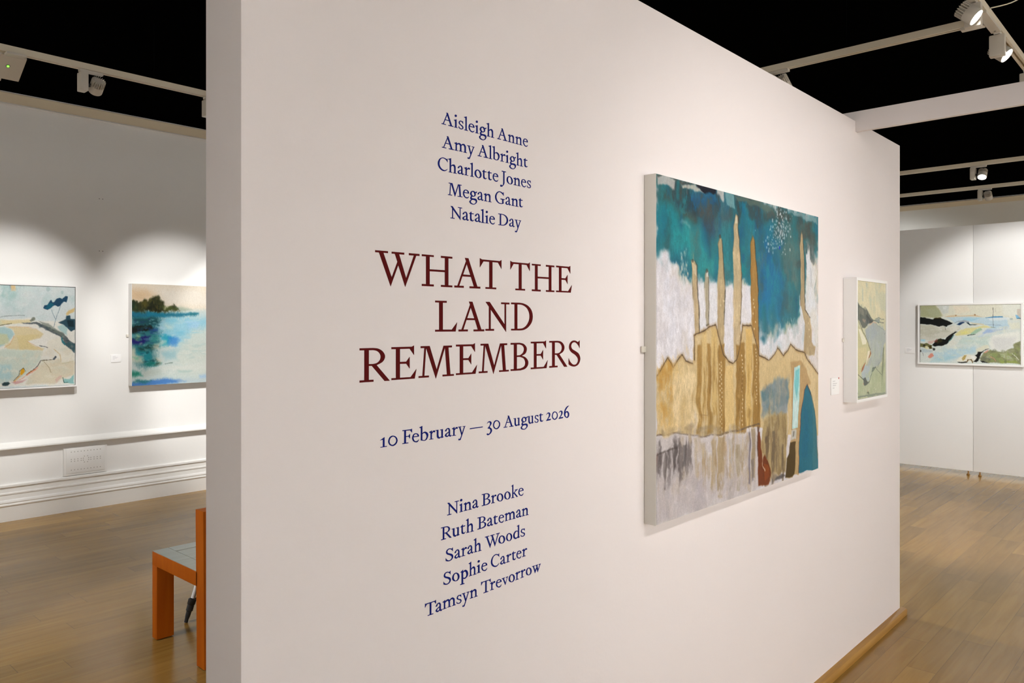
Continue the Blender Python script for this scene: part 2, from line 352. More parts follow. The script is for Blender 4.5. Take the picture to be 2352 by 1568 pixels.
# ------------------------------------------------------------------ lettering
GLYPHS = {
'W': [[[(0,99.4),(27.8,99.6),(27.8,93.6),(17.8,93.5),(36,20.9),(48.8,69.7),(43,93.3),(35.9,93.1),(35.9,99.3),(64.2,99.4),(64.2,93.2),(52.7,93.1),(68.7,21.2),(86.5,93),(75,92.9),(75,99.5),(100,99.7),(100,93.3),(92.2,93.1),(66.5,-5.8),(50.7,59.9),(33.6,-6.2),(8.2,93.2),(0,93.4)]]],
'H': [[[(0,99.3),(38.3,99.3),(38.3,93.4),(25,93.4),(25,53.8),(74.9,54),(74.9,93),(61.9,93),(61.9,99.6),(100,99.5),(100,93.2),(86.7,93.2),(86.7,5.9),(100,5.8),(100,-0.5),(61.9,-0.6),(61.9,5.8),(74.9,5.8),(74.9,47.5),(25,47.2),(25,5.9),(38.3,5.9),(38.3,-0.6),(0,-0.7),(0,5.9),(13.4,5.8),(13.4,93.2),(0,93.1)]]],
'A': [[[(39.6,99.5),(53.2,99.4),(88.4,6.2),(100,6.2),(100,-0.5),(57.8,-0.6),(57.8,6),(74.3,6.1),(62.9,37.4),(30.1,37.4),(18.3,6.1),(35.4,6.2),(35.4,-0.4),(0,-0.6),(0,6.1),(11.3,6.1),(44,89.1)],[(46.6,79.5),(60.6,43.7),(33,44.1)]]],
'T': [[[(0,103.1),(8.4,99.5),(91.8,99.1),(99.6,103.3),(99.6,71.9),(83.3,93),(57.3,93.1),(57.3,6),(74.8,6),(74.8,-0),(25.4,-0.1),(25.4,6),(42.5,6),(42.5,93.1),(16.1,92.9),(0,71.7)]]],
'E': [[[(0,100.3),(81.1,100.1),(90.1,103.8),(90.1,73.9),(72.3,93.8),(33.4,93.8),(33.4,54.5),(58.7,54.4),(72.1,68.7),(72.1,32.8),(58.7,47.9),(33.4,48.2),(33.4,6.1),(76.4,6),(100,30),(93,0.4),(0,0.1),(0,6.1),(17.5,5.9),(17.5,93.6),(0,94)]]],
'L': [[[(0,100.2),(51.9,100.3),(51.9,94.1),(34.3,94),(34.3,7.4),(75.7,7.1),(100,30.6),(92.9,0.5),(0,0.5),(0,6.8),(17.7,7),(17.7,94.1),(0,94.2)]]],
'N': [[[(0.2,99.5),(17,99.5),(79.3,22.4),(79.3,92.9),(64.8,93),(64.8,99.2),(100,99.1),(100,92.7),(85.6,92.7),(85.6,-4.3),(21.2,73.3),(21.2,6.6),(34.9,6.6),(34.9,0),(0,0.3),(0,6.5),(13.9,6.6),(13.9,82.9)]]],
'D': [[[(0,98.9),(36.3,99),(55.6,96.9,1),(77.3,88.9,1),(93.8,73,1),(100,51.1,1),(94.9,29.2,1),(78.4,11.1,1),(58.8,1.7,1),(39.5,-0.6),(0,-0.3),(0,5.8),(15.1,5.7),(15.1,92.5),(0,92.5)],[(28.2,92.4),(38.4,92.5),(53.4,90.2,1),(70.8,81.2,1),(81.3,66.2,1),(84.5,51.1,1),(81.3,34.3,1),(69.7,17.6,1),(53.4,8.1,1),(36.3,6),(28.2,5.9)]]],
'M': [[[(5.6,99.6),(30.4,99.7),(50.1,23.4),(69.9,99.4),(94.3,99.4),(94.3,93),(84.1,92.8),(89.8,5.9),(100,5.7),(100,-0.1),(67,-0.1),(67,5.9),(79.7,5.7),(73.9,93.2),(47.9,-5.6),(20.4,93.5),(15.7,6.2),(28.2,5.9),(28.2,-0.1),(0,-0.1),(0,6),(10.4,5.8),(15.7,93.5),(5.6,93.4)]]],
'R': [[[(0,100.6),(43.8,100.5),(59,98.6,1),(72.9,91.8,1),(82.3,79.9,1),(82.3,68.1,1),(73.7,57.1,1),(55.5,48.9),(100,0),(82.3,0.1),(39.5,47.3),(29.7,47.6),(29.7,6.6),(45,6.3),(45,0.2),(0,0.1),(0,6.5),(15.2,6.4),(15.2,94),(0,94.2)],[(29.7,94),(43.8,93.9),(56.7,90.9,1),(66,82.7,1),(68.7,72.9,1),(65.2,62.7,1),(56,55.5,1),(43.8,53.1),(29.7,53.4)]]],
'B': [[[(0,98.8),(49.7,98.8),(73.4,94.2,1),(89.4,82.1,1),(90.3,69,1),(81.4,58.2,1),(63.3,51.9),(84.6,45.1,1),(99,31.4,1),(97.4,16.4,1),(81.4,4,1),(54.4,-0.6),(0,-0.5),(0,5.8),(17.9,5.7),(17.9,92.4),(0,92.3)],[(34.6,92.6),(49.7,92.6),(67.1,87.7,1),(75,76.5,1),(69.3,62.7,1),(52.8,54.2),(34.6,53.7)],[(34.6,48),(52.8,47.7),(73.4,41.5,1),(82.3,27.1,1),(76.6,13.3,1),(54.4,6.4),(34.6,5.7)]]],
'S': [[[(95.1,99),(95.1,68.1),(81.6,80.3,1),(62.3,90,1),(44.5,92.1,1),(28.8,87.9,1),(21.7,77.3,1),(31.2,66.3,1),(57.5,58.1,1),(86.4,47.6,1),(100,30.9,1),(96.1,15.8,1),(79.1,3.3,1),(52.7,-2.2,1),(31.2,-1,1),(12.2,3.1,1),(0,8.2),(0,30.7),(12.2,18.5,1),(31.2,8.2,1),(48.8,5,1),(67.1,7.7,1),(80.1,18.5,1),(76.7,30.5,1),(55.1,43.1,1),(21.7,54.7,1),(5.2,68,1),(6.1,83,1),(19.3,93.9,1),(40.7,99.1,1),(62.3,97.6,1),(79.1,92.3)]]],
'C': [[[(97.9,104.7),(99.1,74.3),(87.2,87.3,1),(67.2,98.2,1),(44,97.6,1),(25.1,83.6,1),(17.1,57.6,1),(20.9,35.2,1),(39.8,15.2,1),(67.2,7.9,1),(84.2,13.9,1),(100,23),(88.5,9.6,1),(67.2,-0.7,1),(39.8,2,1),(14.6,17.8,1),(1.3,41.9,1),(2.9,66.8,1),(18.8,91.4,1),(46.1,105.2,1),(71.5,104.6,1),(89.8,97.7)]]],
'G': [[[(88.6,103.6),(89.4,72),(75.4,85.4,1),(56.6,96.5,1),(39.8,96.1,1),(23,82.2,1),(14.8,57.9,1),(19.3,34,1),(34.2,13,1),(56.6,4.8,1),(73.5,6.8),(73.5,35.6),(55.9,39.3),(56.6,45.6),(100,44.1),(100,37.9),(87.9,36.1),(87.9,13.5),(93.6,12.1),(79.2,1.4,1),(56.6,-1.7,1),(30.4,4.8,1),(8.1,24.7,1),(0.7,46.7,1),(3.7,68.6,1),(19.3,92.4,1),(39.8,104.1,1),(62.2,103.6,1),(79.9,95.4)]]],
'J': [[[(26.9,101.5),(99.3,100.8),(99.3,93.7),(73.6,93.8),(73.6,-0.1),(61.9,-15.5,1),(40,-30.9,1),(18.1,-37.6,1),(1.4,-34.5,1),(0.7,-25,1),(14.5,-19,1),(25.4,-22.6,1),(36.3,-23.3,1),(48.7,-13.2,1),(53.1,3.3),(53.1,93.5),(26.9,94)]]],
'F': [[[(0,104.5),(88,103.9),(99.1,107.6),(99.1,76.7),(79.1,96.7),(36.3,97.1),(36.3,56.8),(63.6,57),(78.2,70.9),(78.2,33.6),(63.6,50.5),(36.3,50.3),(36.3,7.2),(60.5,6.2),(60.5,0.1),(0,0.2),(0,6.6),(18.3,6.7),(18.3,97.4),(0,98.1)]]],
'i': [[[(0,59.2),(69.9,68.9),(72.1,3.6),(100,3.5),(100,-0.7),(2.2,-0.3),(2.2,4),(31,4.3),(31,51.2),(0,56.9)]],[[(18.8,94.5,1),(31,103.1,1),(52.1,105.5,1),(72.1,102.2,1),(76.6,94.4,1),(64.3,87.5,1),(44.3,85.8,1),(25.5,88.5,1)]]],
's': [[[(91.8,67.3),(95.1,44.8),(73.6,55.4,1),(50.7,61.1,1),(32.6,56.4,1),(28.6,47,1),(44.9,37.9,1),(83.5,30,1),(100,16.8,1),(88.5,4,1),(58.9,-2.5,1),(24.5,0.4,1),(4.1,5.8),(2.4,20.7),(20.4,9.8,1),(49,4,1),(73.6,8,1),(78.6,17.8,1),(57.2,25.4,1),(18.8,36,1),(4.9,47.7,1),(16.3,60.5,1),(42.5,67.7,1),(73.6,65.3)]]],
'l': [[[(-2.2,105.6),(69.9,115.7),(69.9,4.1),(100,3.9),(100,-1.4),(2.2,-1.3),(2.2,3.7),(35.4,4),(35.4,98.5),(-2.2,102.9)]]],
'e': [[[(98.6,38.8),(18.8,38.4),(23.5,24.6,1),(39,10,1),(66,5.9,1),(84.4,10.6,1),(98,17.8),(87.1,3.6,1),(62.7,-3,1),(28.9,3.6,1),(5.4,20.5,1),(2,41.7,1),(18.8,60.8,1),(45.7,67.8,1),(77.6,63.8,1),(96.6,51.3,1)],[(23.5,45.4),(78.9,45.5),(70.8,56.2,1),(49.1,61.3,1),(30.9,56.4,1)]]],
'g': [[[(9.9,43.4,1),(22.1,60,1),(44.2,68.2,1),(69.2,64.7,1),(82.1,48.8,1),(77.6,30.3,1),(52.5,19.6,1),(27.6,23.3,1),(13.8,32.2,1)],[(29.2,43.3,1),(35.9,57,1),(48.6,59.8,1),(62.5,50.6,1),(67.6,37.8,1),(57,27.5,1),(41.4,30,1),(32,36.9,1)]],[[(66.4,61.5),(84.9,62.2),(98.3,69.3),(98.3,55.6),(74.8,55)]],[[(24.8,23.5),(38.7,20.4),(31.5,13.1,1),(30.3,6.8),(49.8,6.6,1),(80.4,6.8,1),(98.9,-3.8,1),(97.2,-22.2,1),(74.8,-39.4,1),(49.8,-45.1,1),(19.3,-41.5,1),(1.1,-29.2,1),(3.9,-17.9,1),(22.1,-8.2),(12.7,0.5,1),(13.8,12.9,1)],[(31.5,-9),(58.1,-6.3,1),(80.4,-11.2,1),(83.2,-22.7,1),(69.2,-34.5,1),(49.8,-38.3,1),(25.9,-32.6,1),(18.2,-23,1)]]],
'h': [[[(-1.1,104),(31.7,114.6),(31.7,54.5),(47.6,65.3,1),(68.9,68.1,1),(82.3,56.7,1),(85,43.3),(85,1.9),(100,2.1),(98.4,-2.7),(57.2,-2.5),(57.2,2.6),(68.9,2.6),(68.9,40.5),(62.5,53.1,1),(47.6,55.6,1),(31.7,45.9),(31.7,4.1),(46,3.8),(45,-1.5),(4.2,-1.1),(4.2,3.4),(15.8,3.7),(15.8,96.9),(-1.1,101.6)]]],
'n': [[[(0,58.6),(31,68),(31,54.9),(46.8,63.6,1),(70.4,65.7,1),(85.2,54,1),(86.4,40),(86.4,3.8),(101.2,3.3),(100,-1.5),(56.8,-1),(56.8,4),(70.4,3.7),(70.4,35.6),(64.5,50.6,1),(49.8,54.5,1),(31,45),(31,5.5),(46.8,4.5),(45.6,-0.7),(1.7,-0.3),(1.7,4.6),(15.8,4.8),(15.8,49.6),(0,55.7)]]],
'm': [[[(0,60.8),(19.7,70.4),(19.7,57.6),(29.3,66.2,1),(43.8,68.6,1),(54.1,58.6),(64.8,67.9,1),(77.8,69.5,1),(89.2,57.4,1),(91.5,43),(91.5,5.8),(100,5.2),(99,0.6),(71.9,1.1),(71.9,5.7),(80.4,5.4),(80.4,38.6),(76.2,54.2,1),(66.4,57.7,1),(55.7,50.1),(55.7,7.1),(64.1,6.5),(63.5,1.7),(36.7,2.5),(36.7,6.8),(45.4,6.6),(45.4,38.3),(42.2,53.3,1),(32.5,56.5,1),(19.7,47.7),(19.7,5.6),(29.3,5.3),(28.7,0.6),(1.3,1.1),(1.3,5.7),(10.2,5.9),(10.2,53.2),(0,58.1)]]],
'y': [[[(0,68),(44.8,67.4),(44.8,63),(30.3,61.9),(52.5,13.3),(81.5,61.7),(62.5,61.6),(62.5,66.7),(100,66.5),(98.9,62.3),(91.6,61.9),(38.7,-32.2,1),(27.6,-41.4,1),(11,-42.7,1),(4.4,-36.3,1),(12.1,-29.2,1),(20.4,-33.1,1),(29.2,-28.5),(44.2,-4.7),(13.8,62.4),(0,63)]]],
'b': [[[(0,107.6),(33.1,116.3),(33.1,58.5),(50.9,68.2,1),(74.8,67.3,1),(95.5,53.1,1),(98.9,32.7,1),(83.2,7.8,1),(60.9,-0.7,1),(38.6,1.3,1),(16.5,5.9),(16.5,100.5),(0,105.2)],[(33.1,51.6),(47,58.9,1),(66.4,55.7,1),(80.4,36.9,1),(77.6,19.1,1),(63.7,6,1),(47,5.9,1),(33.1,10.8)]]],
'r': [[[(0,60.6),(44.9,69.8),(44.9,53),(67.1,65.9,1),(87.6,68,1),(100,62.3,1),(95.9,54.2,1),(83.5,52.9,1),(68.7,56.6),(44.9,43.6),(44.9,5.2),(70.3,4.9),(68.7,0.2),(1.6,0.4),(1.6,5.3),(23.6,5.5),(23.6,50.8),(0,57.8)]]],
't': [[[(0,61),(46.6,79.1),(46.6,66.5),(93.4,65.9),(86.8,58.8),(46.6,58.6),(46.6,23.2),(60.6,10,1),(79.3,9.2,1),(100,15.1),(84,3.1,1),(60.6,-0.5,1),(27.9,5.2,1),(20.5,20.8),(20.5,58.2),(0,58.8)]]],
'a': [[[(0.6,47.2),(13.8,60,1),(38.7,70,1),(63.7,67.8,1),(77.6,51.8),(77.6,16.3),(81.5,9.2,1),(100,11.5),(91.6,1.7,1),(74.8,-1,1),(59.2,7),(41.5,1,1),(22.1,0.4,1),(2.8,9.3,1),(5.5,21.2,1),(27.6,31.7,1),(57,39.9),(57,51.7,1),(49.8,61.4,1),(34.3,61.7,1),(26.5,52.2),(19.3,45.8,1)],[(57,33.4),(35.9,27,1),(23.2,18.1,1),(27.6,11.1,1),(41.5,9.2,1),(57,15.4)]]],
'o': [[[(0.6,31.8,1),(8.9,53.4,1),(32.5,66.3,1),(61.1,66,1),(88,52.6,1),(100,29.7,1),(89.2,8.3,1),(64.1,-1.5,1),(31.3,2,1),(7.7,15.4,1)],[(22.5,34.4,1),(26.6,52.1,1),(41.4,60.1,1),(59.3,57.1,1),(73,42.1,1),(77.8,23.6,1),(70,9.5,1),(55.1,3.7,1),(38.5,8.6,1),(26.6,21.1,1)]]],
'u': [[[(0,67.5),(32.9,68.2),(32.9,27.3),(37.9,13.3,1),(50.2,7.9,1),(67.6,12.4),(67.6,61.3),(52.7,61.8),(52.7,66.5),(85,68.3),(85,8.9),(100,4.9),(67.6,-2.7),(67.6,6.7),(47.7,-2.2,1),(28,-0.1,1),(16.2,12.3,1),(14.2,29.2),(14.2,61.7),(0,62.9)]]],
'k': [[[(0,103),(32.7,114.7),(32.7,39.5),(72.9,59.8),(54.9,59.8),(56.1,65.6),(98.8,65.8),(97,60.4),(84.9,59),(50.7,42),(100,-0.5),(81.9,-2.2),(38.7,35),(32.7,32.4),(32.7,2.9),(47.1,2.4),(45.9,-2.4),(1.2,-1.5),(3,3.5),(17.8,3.5),(17.8,99.2)]]],
'd': [[[(51,105.2),(87.4,114),(87.4,11),(100,4.3),(69.8,-2.5),(68.6,6.7),(44.8,-2.4,1),(19.9,0.6,1),(1.2,20.1,1),(2.5,44.7,1),(26.1,65.2,1),(54.1,67.2,1),(69.8,61.4),(69.8,100)],[(68.6,54.9),(47.9,60.5,1),(26.1,49.2,1),(21.1,27,1),(32.3,10.7,1),(51,8.9,1),(68.6,14.5)]]],
'p': [[[(0,56.3),(36.3,70.5),(36.3,53.8),(61.5,64.9,1),(87.7,53.8,1),(100,27.5,1),(87.7,4.2,1),(59.1,-7.5,1),(36.3,-2.3),(36.3,-38.7),(53.4,-41.1),(51,-47.3),(0,-46.7),(1.6,-39.3),(16.1,-39.1),(16.1,52.7)],[(36.3,46.1),(56.7,51.9,1),(73,38.8,1),(77.1,17,1),(63.2,2,1),(36.3,6.6)]]],
'v': [[[(0,62.9),(47.3,63.7),(47.3,57.6),(33.1,56.3),(59.4,14.8),(82.7,55.5),(65.5,56.4),(65.5,63),(100,62.8),(98,57.7),(89.8,56.7),(54.3,-4.4),(15,55.8),(0,56.9)]]],
'w': [[[(0,64.1),(31.1,64.3),(31.1,58.6),(20.7,57.2),(37,18.8),(51.2,44.9),(46,56.9),(38.5,56.9),(38.5,63.2),(66.9,63.2),(66.9,57.4),(58.7,56.5),(70.6,19.9),(87.2,57),(75.9,57.5),(75.9,62.7),(100,62.4),(98.5,57),(94,56.1),(64.6,-7),(52.7,28.9),(33.3,-7),(10.3,57.5),(0,57.8)]]],
'1': [[[(-1.2,53.9),(65.4,73.9),(65.4,6.1),(100,6.1),(98.7,0.6),(6.2,0.2),(6.2,5.2),(40.4,5.6),(40.4,55.1)]]],
'0': [[[(0,35.2,1),(11.3,62.4,1),(33.8,74.3,1),(58.8,74.2,1),(85.3,62.5,1),(100,40.2,1),(94,18.6,1),(72.5,2.8,1),(45.2,-2.1,1),(14.4,9.9,1)],[(14.4,35.2,1),(22.5,56.5,1),(40.6,66.3,1),(58.8,66.3,1),(78,55.3,1),(86.2,38.5,1),(81.6,23.7,1),(65.7,11.5,1),(45.2,7.5,1),(23.4,16.8,1)]]],
'3': [[[(6,55.7),(27.7,71.7,1),(62.4,75.2,1),(88.6,65.7,1),(88.6,50,1),(58.1,26.7,1),(88.6,12.9,1),(100,-5.6,1),(84.3,-24,1),(45,-38.6,1),(14.7,-40.2,1),(0,-31.4,1),(12.1,-24.5,1),(32,-29.9,1),(53.7,-25.6,1),(71.2,-7.4,1),(58.1,9.2,1),(19,15.5),(20.8,20.4),(49.4,35.2,1),(62.4,49.9,1),(55.5,64,1),(32,65.6,1)]]],
'2': [[[(1.9,53.5),(20.4,69.2,1),(48.4,74.9,1),(76.5,67.5,1),(81.2,48,1),(57.8,26.3,1),(32.5,13.3),(100,13.5),(83.1,1.1),(1.9,-0.6),(0,2.9),(39.1,27.6,1),(55,47.7,1),(48.4,63,1),(27,64.5,1)]]],
'6': [[[(98.2,111),(63,93,1),(34.9,71.1,1),(26.2,51.3),(47.2,61.5,1),(73.5,58.6,1),(98.2,38,1),(95.6,11.9,1),(69.1,-2.6,1),(41,-0.3,1),(10.5,16.5,1),(0,41.2,1),(10.5,70.8,1),(41,96.8,1),(76.2,109.6,1)],[(26.2,37),(42.8,50.1,1),(63,46.3,1),(74.4,28.9,1),(68.2,11.9,1),(49.8,7.2,1),(29.7,19.3,1)]]],
'-': [[[(4.1,40.7),(100,41),(98.2,33.6),(0,32.7)]]]}
TEXT = [
[('A',1.1295,1.164,1.9344),('i',1.1659,1.1769,1.9342),('s',1.1794,1.1945,1.9341),('l',1.1968,1.2081,1.934),('e',1.2102,1.2291,1.9339),('i',1.2311,1.2421,1.9338),('g',1.2434,1.267,1.9337),('h',1.2677,1.2929,1.9335),('A',1.3034,1.3374,1.9332),('n',1.3396,1.3638,1.933),('n',1.3656,1.3899,1.9328),('e',1.3925,1.4106,1.9326)],
[('A',1.1307,1.1653,1.8839),('m',1.1669,1.2053,1.8837),('y',1.2062,1.2291,1.8835),('A',1.2392,1.273,1.8833),('l',1.2744,1.2858,1.8832),('b',1.2865,1.311,1.8831),('r',1.3135,1.3304,1.883),('i',1.3316,1.3427,1.8829),('g',1.3441,1.3674,1.8828),('h',1.3681,1.3928,1.8826),('t',1.3943,1.4102,1.8825)],
[('C',1.1185,1.1472,1.834),('h',1.1491,1.1745,1.834),('a',1.1767,1.196,1.834),('r',1.197,1.2147,1.834),('l',1.2154,1.2266,1.834),('o',1.2291,1.2514,1.834),('t',1.2534,1.269,1.834),('t',1.2706,1.2858,1.834),('e',1.2879,1.3066,1.834),('J',1.3133,1.3328,1.834),('o',1.3348,1.3568,1.834),('n',1.359,1.3837,1.834),('e',1.386,1.404,1.834),('s',1.4071,1.4216,1.834)],
[('M',1.1481,1.1913,1.784),('e',1.1929,1.2121,1.784),('g',1.2129,1.2369,1.784),('a',1.2382,1.2579,1.784),('n',1.2589,1.2837,1.784),('G',1.2957,1.3283,1.784),('a',1.3308,1.3501,1.784),('n',1.3512,1.376,1.784),('t',1.3769,1.3927,1.784)],
[('N',1.1556,1.1904,1.734),('a',1.1915,1.2115,1.734),('t',1.2119,1.2279,1.734),('a',1.2299,1.2498,1.734),('l',1.2492,1.2612,1.734),('i',1.263,1.2744,1.734),('e',1.2764,1.2953,1.734),('D',1.3068,1.3401,1.734),('a',1.3435,1.3631,1.734),('y',1.3632,1.3862,1.734)],
[('W',0.952,1.0672,1.5838),('H',1.0735,1.1609,1.5841),('A',1.1671,1.2474,1.5843),('T',1.2461,1.3176,1.5844),('T',1.3479,1.4178,1.5847),('H',1.4254,1.5112,1.5849),('E',1.5186,1.5823,1.585)],
[('L',1.111,1.1752,1.4871),('A',1.1796,1.2601,1.4878),('N',1.2642,1.3447,1.4885),('D',1.3508,1.4285,1.4892)],
[('R',0.9143,0.9888,1.3892),('E',0.9928,1.0587,1.39),('M',1.0647,1.1655,1.3909),('E',1.172,1.2368,1.3919),('M',1.2428,1.3425,1.3928),('B',1.349,1.412,1.3937),('E',1.4216,1.4852,1.3945),('R',1.4916,1.5639,1.3952),('S',1.569,1.6178,1.3959)],
[('1',0.9641,0.9812,1.2568),('0',0.9845,1.0085,1.2571),('F',1.0213,1.047,1.2576),('e',1.047,1.0659,1.2579),('b',1.0667,1.0915,1.2582),('r',1.0939,1.1109,1.2586),('u',1.1121,1.1369,1.2589),('a',1.1388,1.1588,1.2592),('r',1.1599,1.1771,1.2595),('y',1.1782,1.201,1.2597),('-',1.2136,1.2554,1.2603),('3',1.2682,1.2856,1.2609),('0',1.2891,1.3128,1.2612),('A',1.325,1.359,1.2618),('u',1.3592,1.3833,1.2622),('g',1.3846,1.4096,1.2625),('u',1.4093,1.4329,1.2629),('s',1.4355,1.4502,1.2632),('t',1.4523,1.4685,1.2634),('2',1.4798,1.4987,1.2638),('0',1.5018,1.5249,1.2641),('2',1.5286,1.5476,1.2644),('6',1.5501,1.5714,1.2648)],
[('N',1.1459,1.1806,1.0888),('i',1.1822,1.1936,1.0893),('n',1.1953,1.2201,1.0897),('a',1.2221,1.2421,1.0902),('B',1.2525,1.2804,1.091),('r',1.2827,1.3,1.0915),('o',1.3017,1.3237,1.0919),('o',1.3269,1.3488,1.0924),('k',1.3506,1.3746,1.093),('e',1.376,1.3948,1.0934)],
[('R',1.1281,1.1592,1.0387),('u',1.1592,1.1841,1.0391),('t',1.1853,1.2011,1.0395),('h',1.2024,1.2272,1.0398),('B',1.2388,1.2664,1.0405),('a',1.2694,1.2892,1.0409),('t',1.2898,1.3055,1.0412),('e',1.3076,1.326,1.0415),('m',1.3281,1.3659,1.042),('a',1.3681,1.3874,1.0425),('n',1.3884,1.4129,1.0429)],
[('S',1.1415,1.1636,0.9893),('a',1.1671,1.1868,0.9898),('r',1.1879,1.205,0.9902),('a',1.2066,1.2259,0.9907),('h',1.2265,1.2514,0.9912),('W',1.2627,1.3114,0.9922),('o',1.3071,1.3299,0.9929),('o',1.3332,1.3543,0.9935),('d',1.3581,1.3819,0.9941),('s',1.3842,1.3998,0.9945)],
[('S',1.135,1.1566,0.9401),('o',1.1604,1.1825,0.9406),('p',1.1848,1.209,0.9411),('h',1.2109,1.235,0.9416),('i',1.2364,1.2487,0.942),('e',1.2507,1.27,0.9424),('C',1.282,1.3099,0.9431),('a',1.3131,1.3321,0.9436),('r',1.3336,1.3509,0.944),('t',1.3527,1.3678,0.9444),('e',1.3693,1.3871,0.9447),('r',1.3894,1.4075,0.9451)],
[('T',1.0823,1.1133,0.8866),('a',1.112,1.1317,0.8873),('m',1.1322,1.1713,0.8883),('s',1.1734,1.1887,0.8892),('y',1.1903,1.2129,0.8898),('n',1.2143,1.2385,0.8906),('T',1.2503,1.2811,0.8918),('r',1.2794,1.2964,0.8925),('e',1.2985,1.3179,0.8931),('v',1.3186,1.3403,0.8938),('o',1.342,1.3637,0.8945),('r',1.3655,1.3825,0.8952),('r',1.3837,1.4014,0.8958),('o',1.4033,1.4244,0.8964),('w',1.4263,1.4584,0.8973)]]
def smooth_loop(pts):
    n = len(pts); out = []
    for i in range(n):
        a = pts[i]; b = pts[(i+1) % n]
        out.append((a[0], a[1]))
        if len(a) > 2 or len(b) > 2:
            pm = pts[i-1] if len(a) > 2 else a
            pn = pts[(i+2) % n] if len(b) > 2 else b
            for t in (.25, .5, .75):
                t2, t3 = t*t, t*t*t
                out.append(tuple(.5*((2*a[k]) + (b[k]-pm[k])*t + (2*pm[k]-5*a[k]+4*b[k]-pn[k])*t2 + (3*a[k]-pm[k]-3*b[k]+pn[k])*t3) for k in (0, 1)))
    return out

def letter(ch, y0, y1, zb, cap, mat, parent):
    """one cut vinyl letter on the partition face"""
    verts, faces = [], []
    off = WLOC(parent)
    for piece, loops in enumerate(GLYPHS[ch]):
        x1 = XP + .0008 + piece*.00004; x0 = XP - .0002
        loops = [smooth_loop([tuple(p) for p in lp]) for lp in loops]
        loops = [[(y0 + p[0]/100*(y1-y0), zb + p[1]/100*cap) for p in lp] for lp in loops]
        flat = [p for lp in loops for p in lp]
        tris = tessellate_polygon([[Vector((a, b, 0)) for a, b in lp] for lp in loops])
        base = len(verts)
        verts += [(x1 - off.x, a - off.y, b - off.z) for a, b in flat]
        verts += [(x0 - off.x, a - off.y, b - off.z) for a, b in flat]
        n = len(flat)
        for t in tris:
            faces.append(tuple(base + i for i in t))
        st = 0
        for lp in loops:
            m = len(lp)
            for k in range(m):
                i, j = st + k, st + (k+1) % m
                faces.append((base+i, base+j, base+n+j, base+n+i))
            st += m
    me = bpy.data.meshes.new('letter'); me.from_pydata(verts, [], faces)
    bm = bmesh.new(); bm.from_mesh(me); bmesh.ops.recalc_face_normals(bm, faces=bm.faces[:])
    for f in bm.faces:
        if abs(f.normal.x) > .9 and f.normal.x < 0: f.normal_flip()
    bm.to_mesh(me); bm.free()
    me.materials.append(mat)
    o = bpy.data.objects.new('letter', me); COL.objects.link(o); o.parent = parent
    return o

LINE_LABELS = [
 ('topmost navy serif line of the upper name list, above the maroon title', 'upper name list'),
 ('second navy serif line of the upper name list', 'upper name list'),
 ('third and widest navy serif line of the upper name list', 'upper name list'),
 ('fourth navy serif line of the upper name list', 'upper name list'),
 ('fifth, lowest navy serif line of the upper name list, just above the maroon title', 'upper name list'),
 ('maroon capitals reading WHAT THE, first line of the title', 'exhibition title'),
 ('maroon capitals reading LAND, middle line of the title', 'exhibition title'),
 ('maroon capitals reading REMEMBERS, last line of the title', 'exhibition title'),
 ('navy serif date line reading 10 February to 30 August 2026 under the title', None),
 ('topmost navy serif line of the lower name list, below the date', 'lower name list'),
 ('second navy serif line of the lower name list', 'lower name list'),
 ('third navy serif line of the lower name list', 'lower name list'),
 ('fourth navy serif line of the lower name list', 'lower name list'),
 ('fifth, lowest and widest navy serif line of the lower name list', 'lower name list')]
for i, row in enumerate(TEXT):
    title = 5 <= i <= 7
    t = thing('wall_lettering', LINE_LABELS[i][0], 'wall lettering', (XP, row[0][1], row[0][3]), LINE_LABELS[i][1])
    for ch, a, b, z in row:
        letter(ch, a, b, z, .0667 if title else .0272, M['maroon'] if title else M['navy'], t)

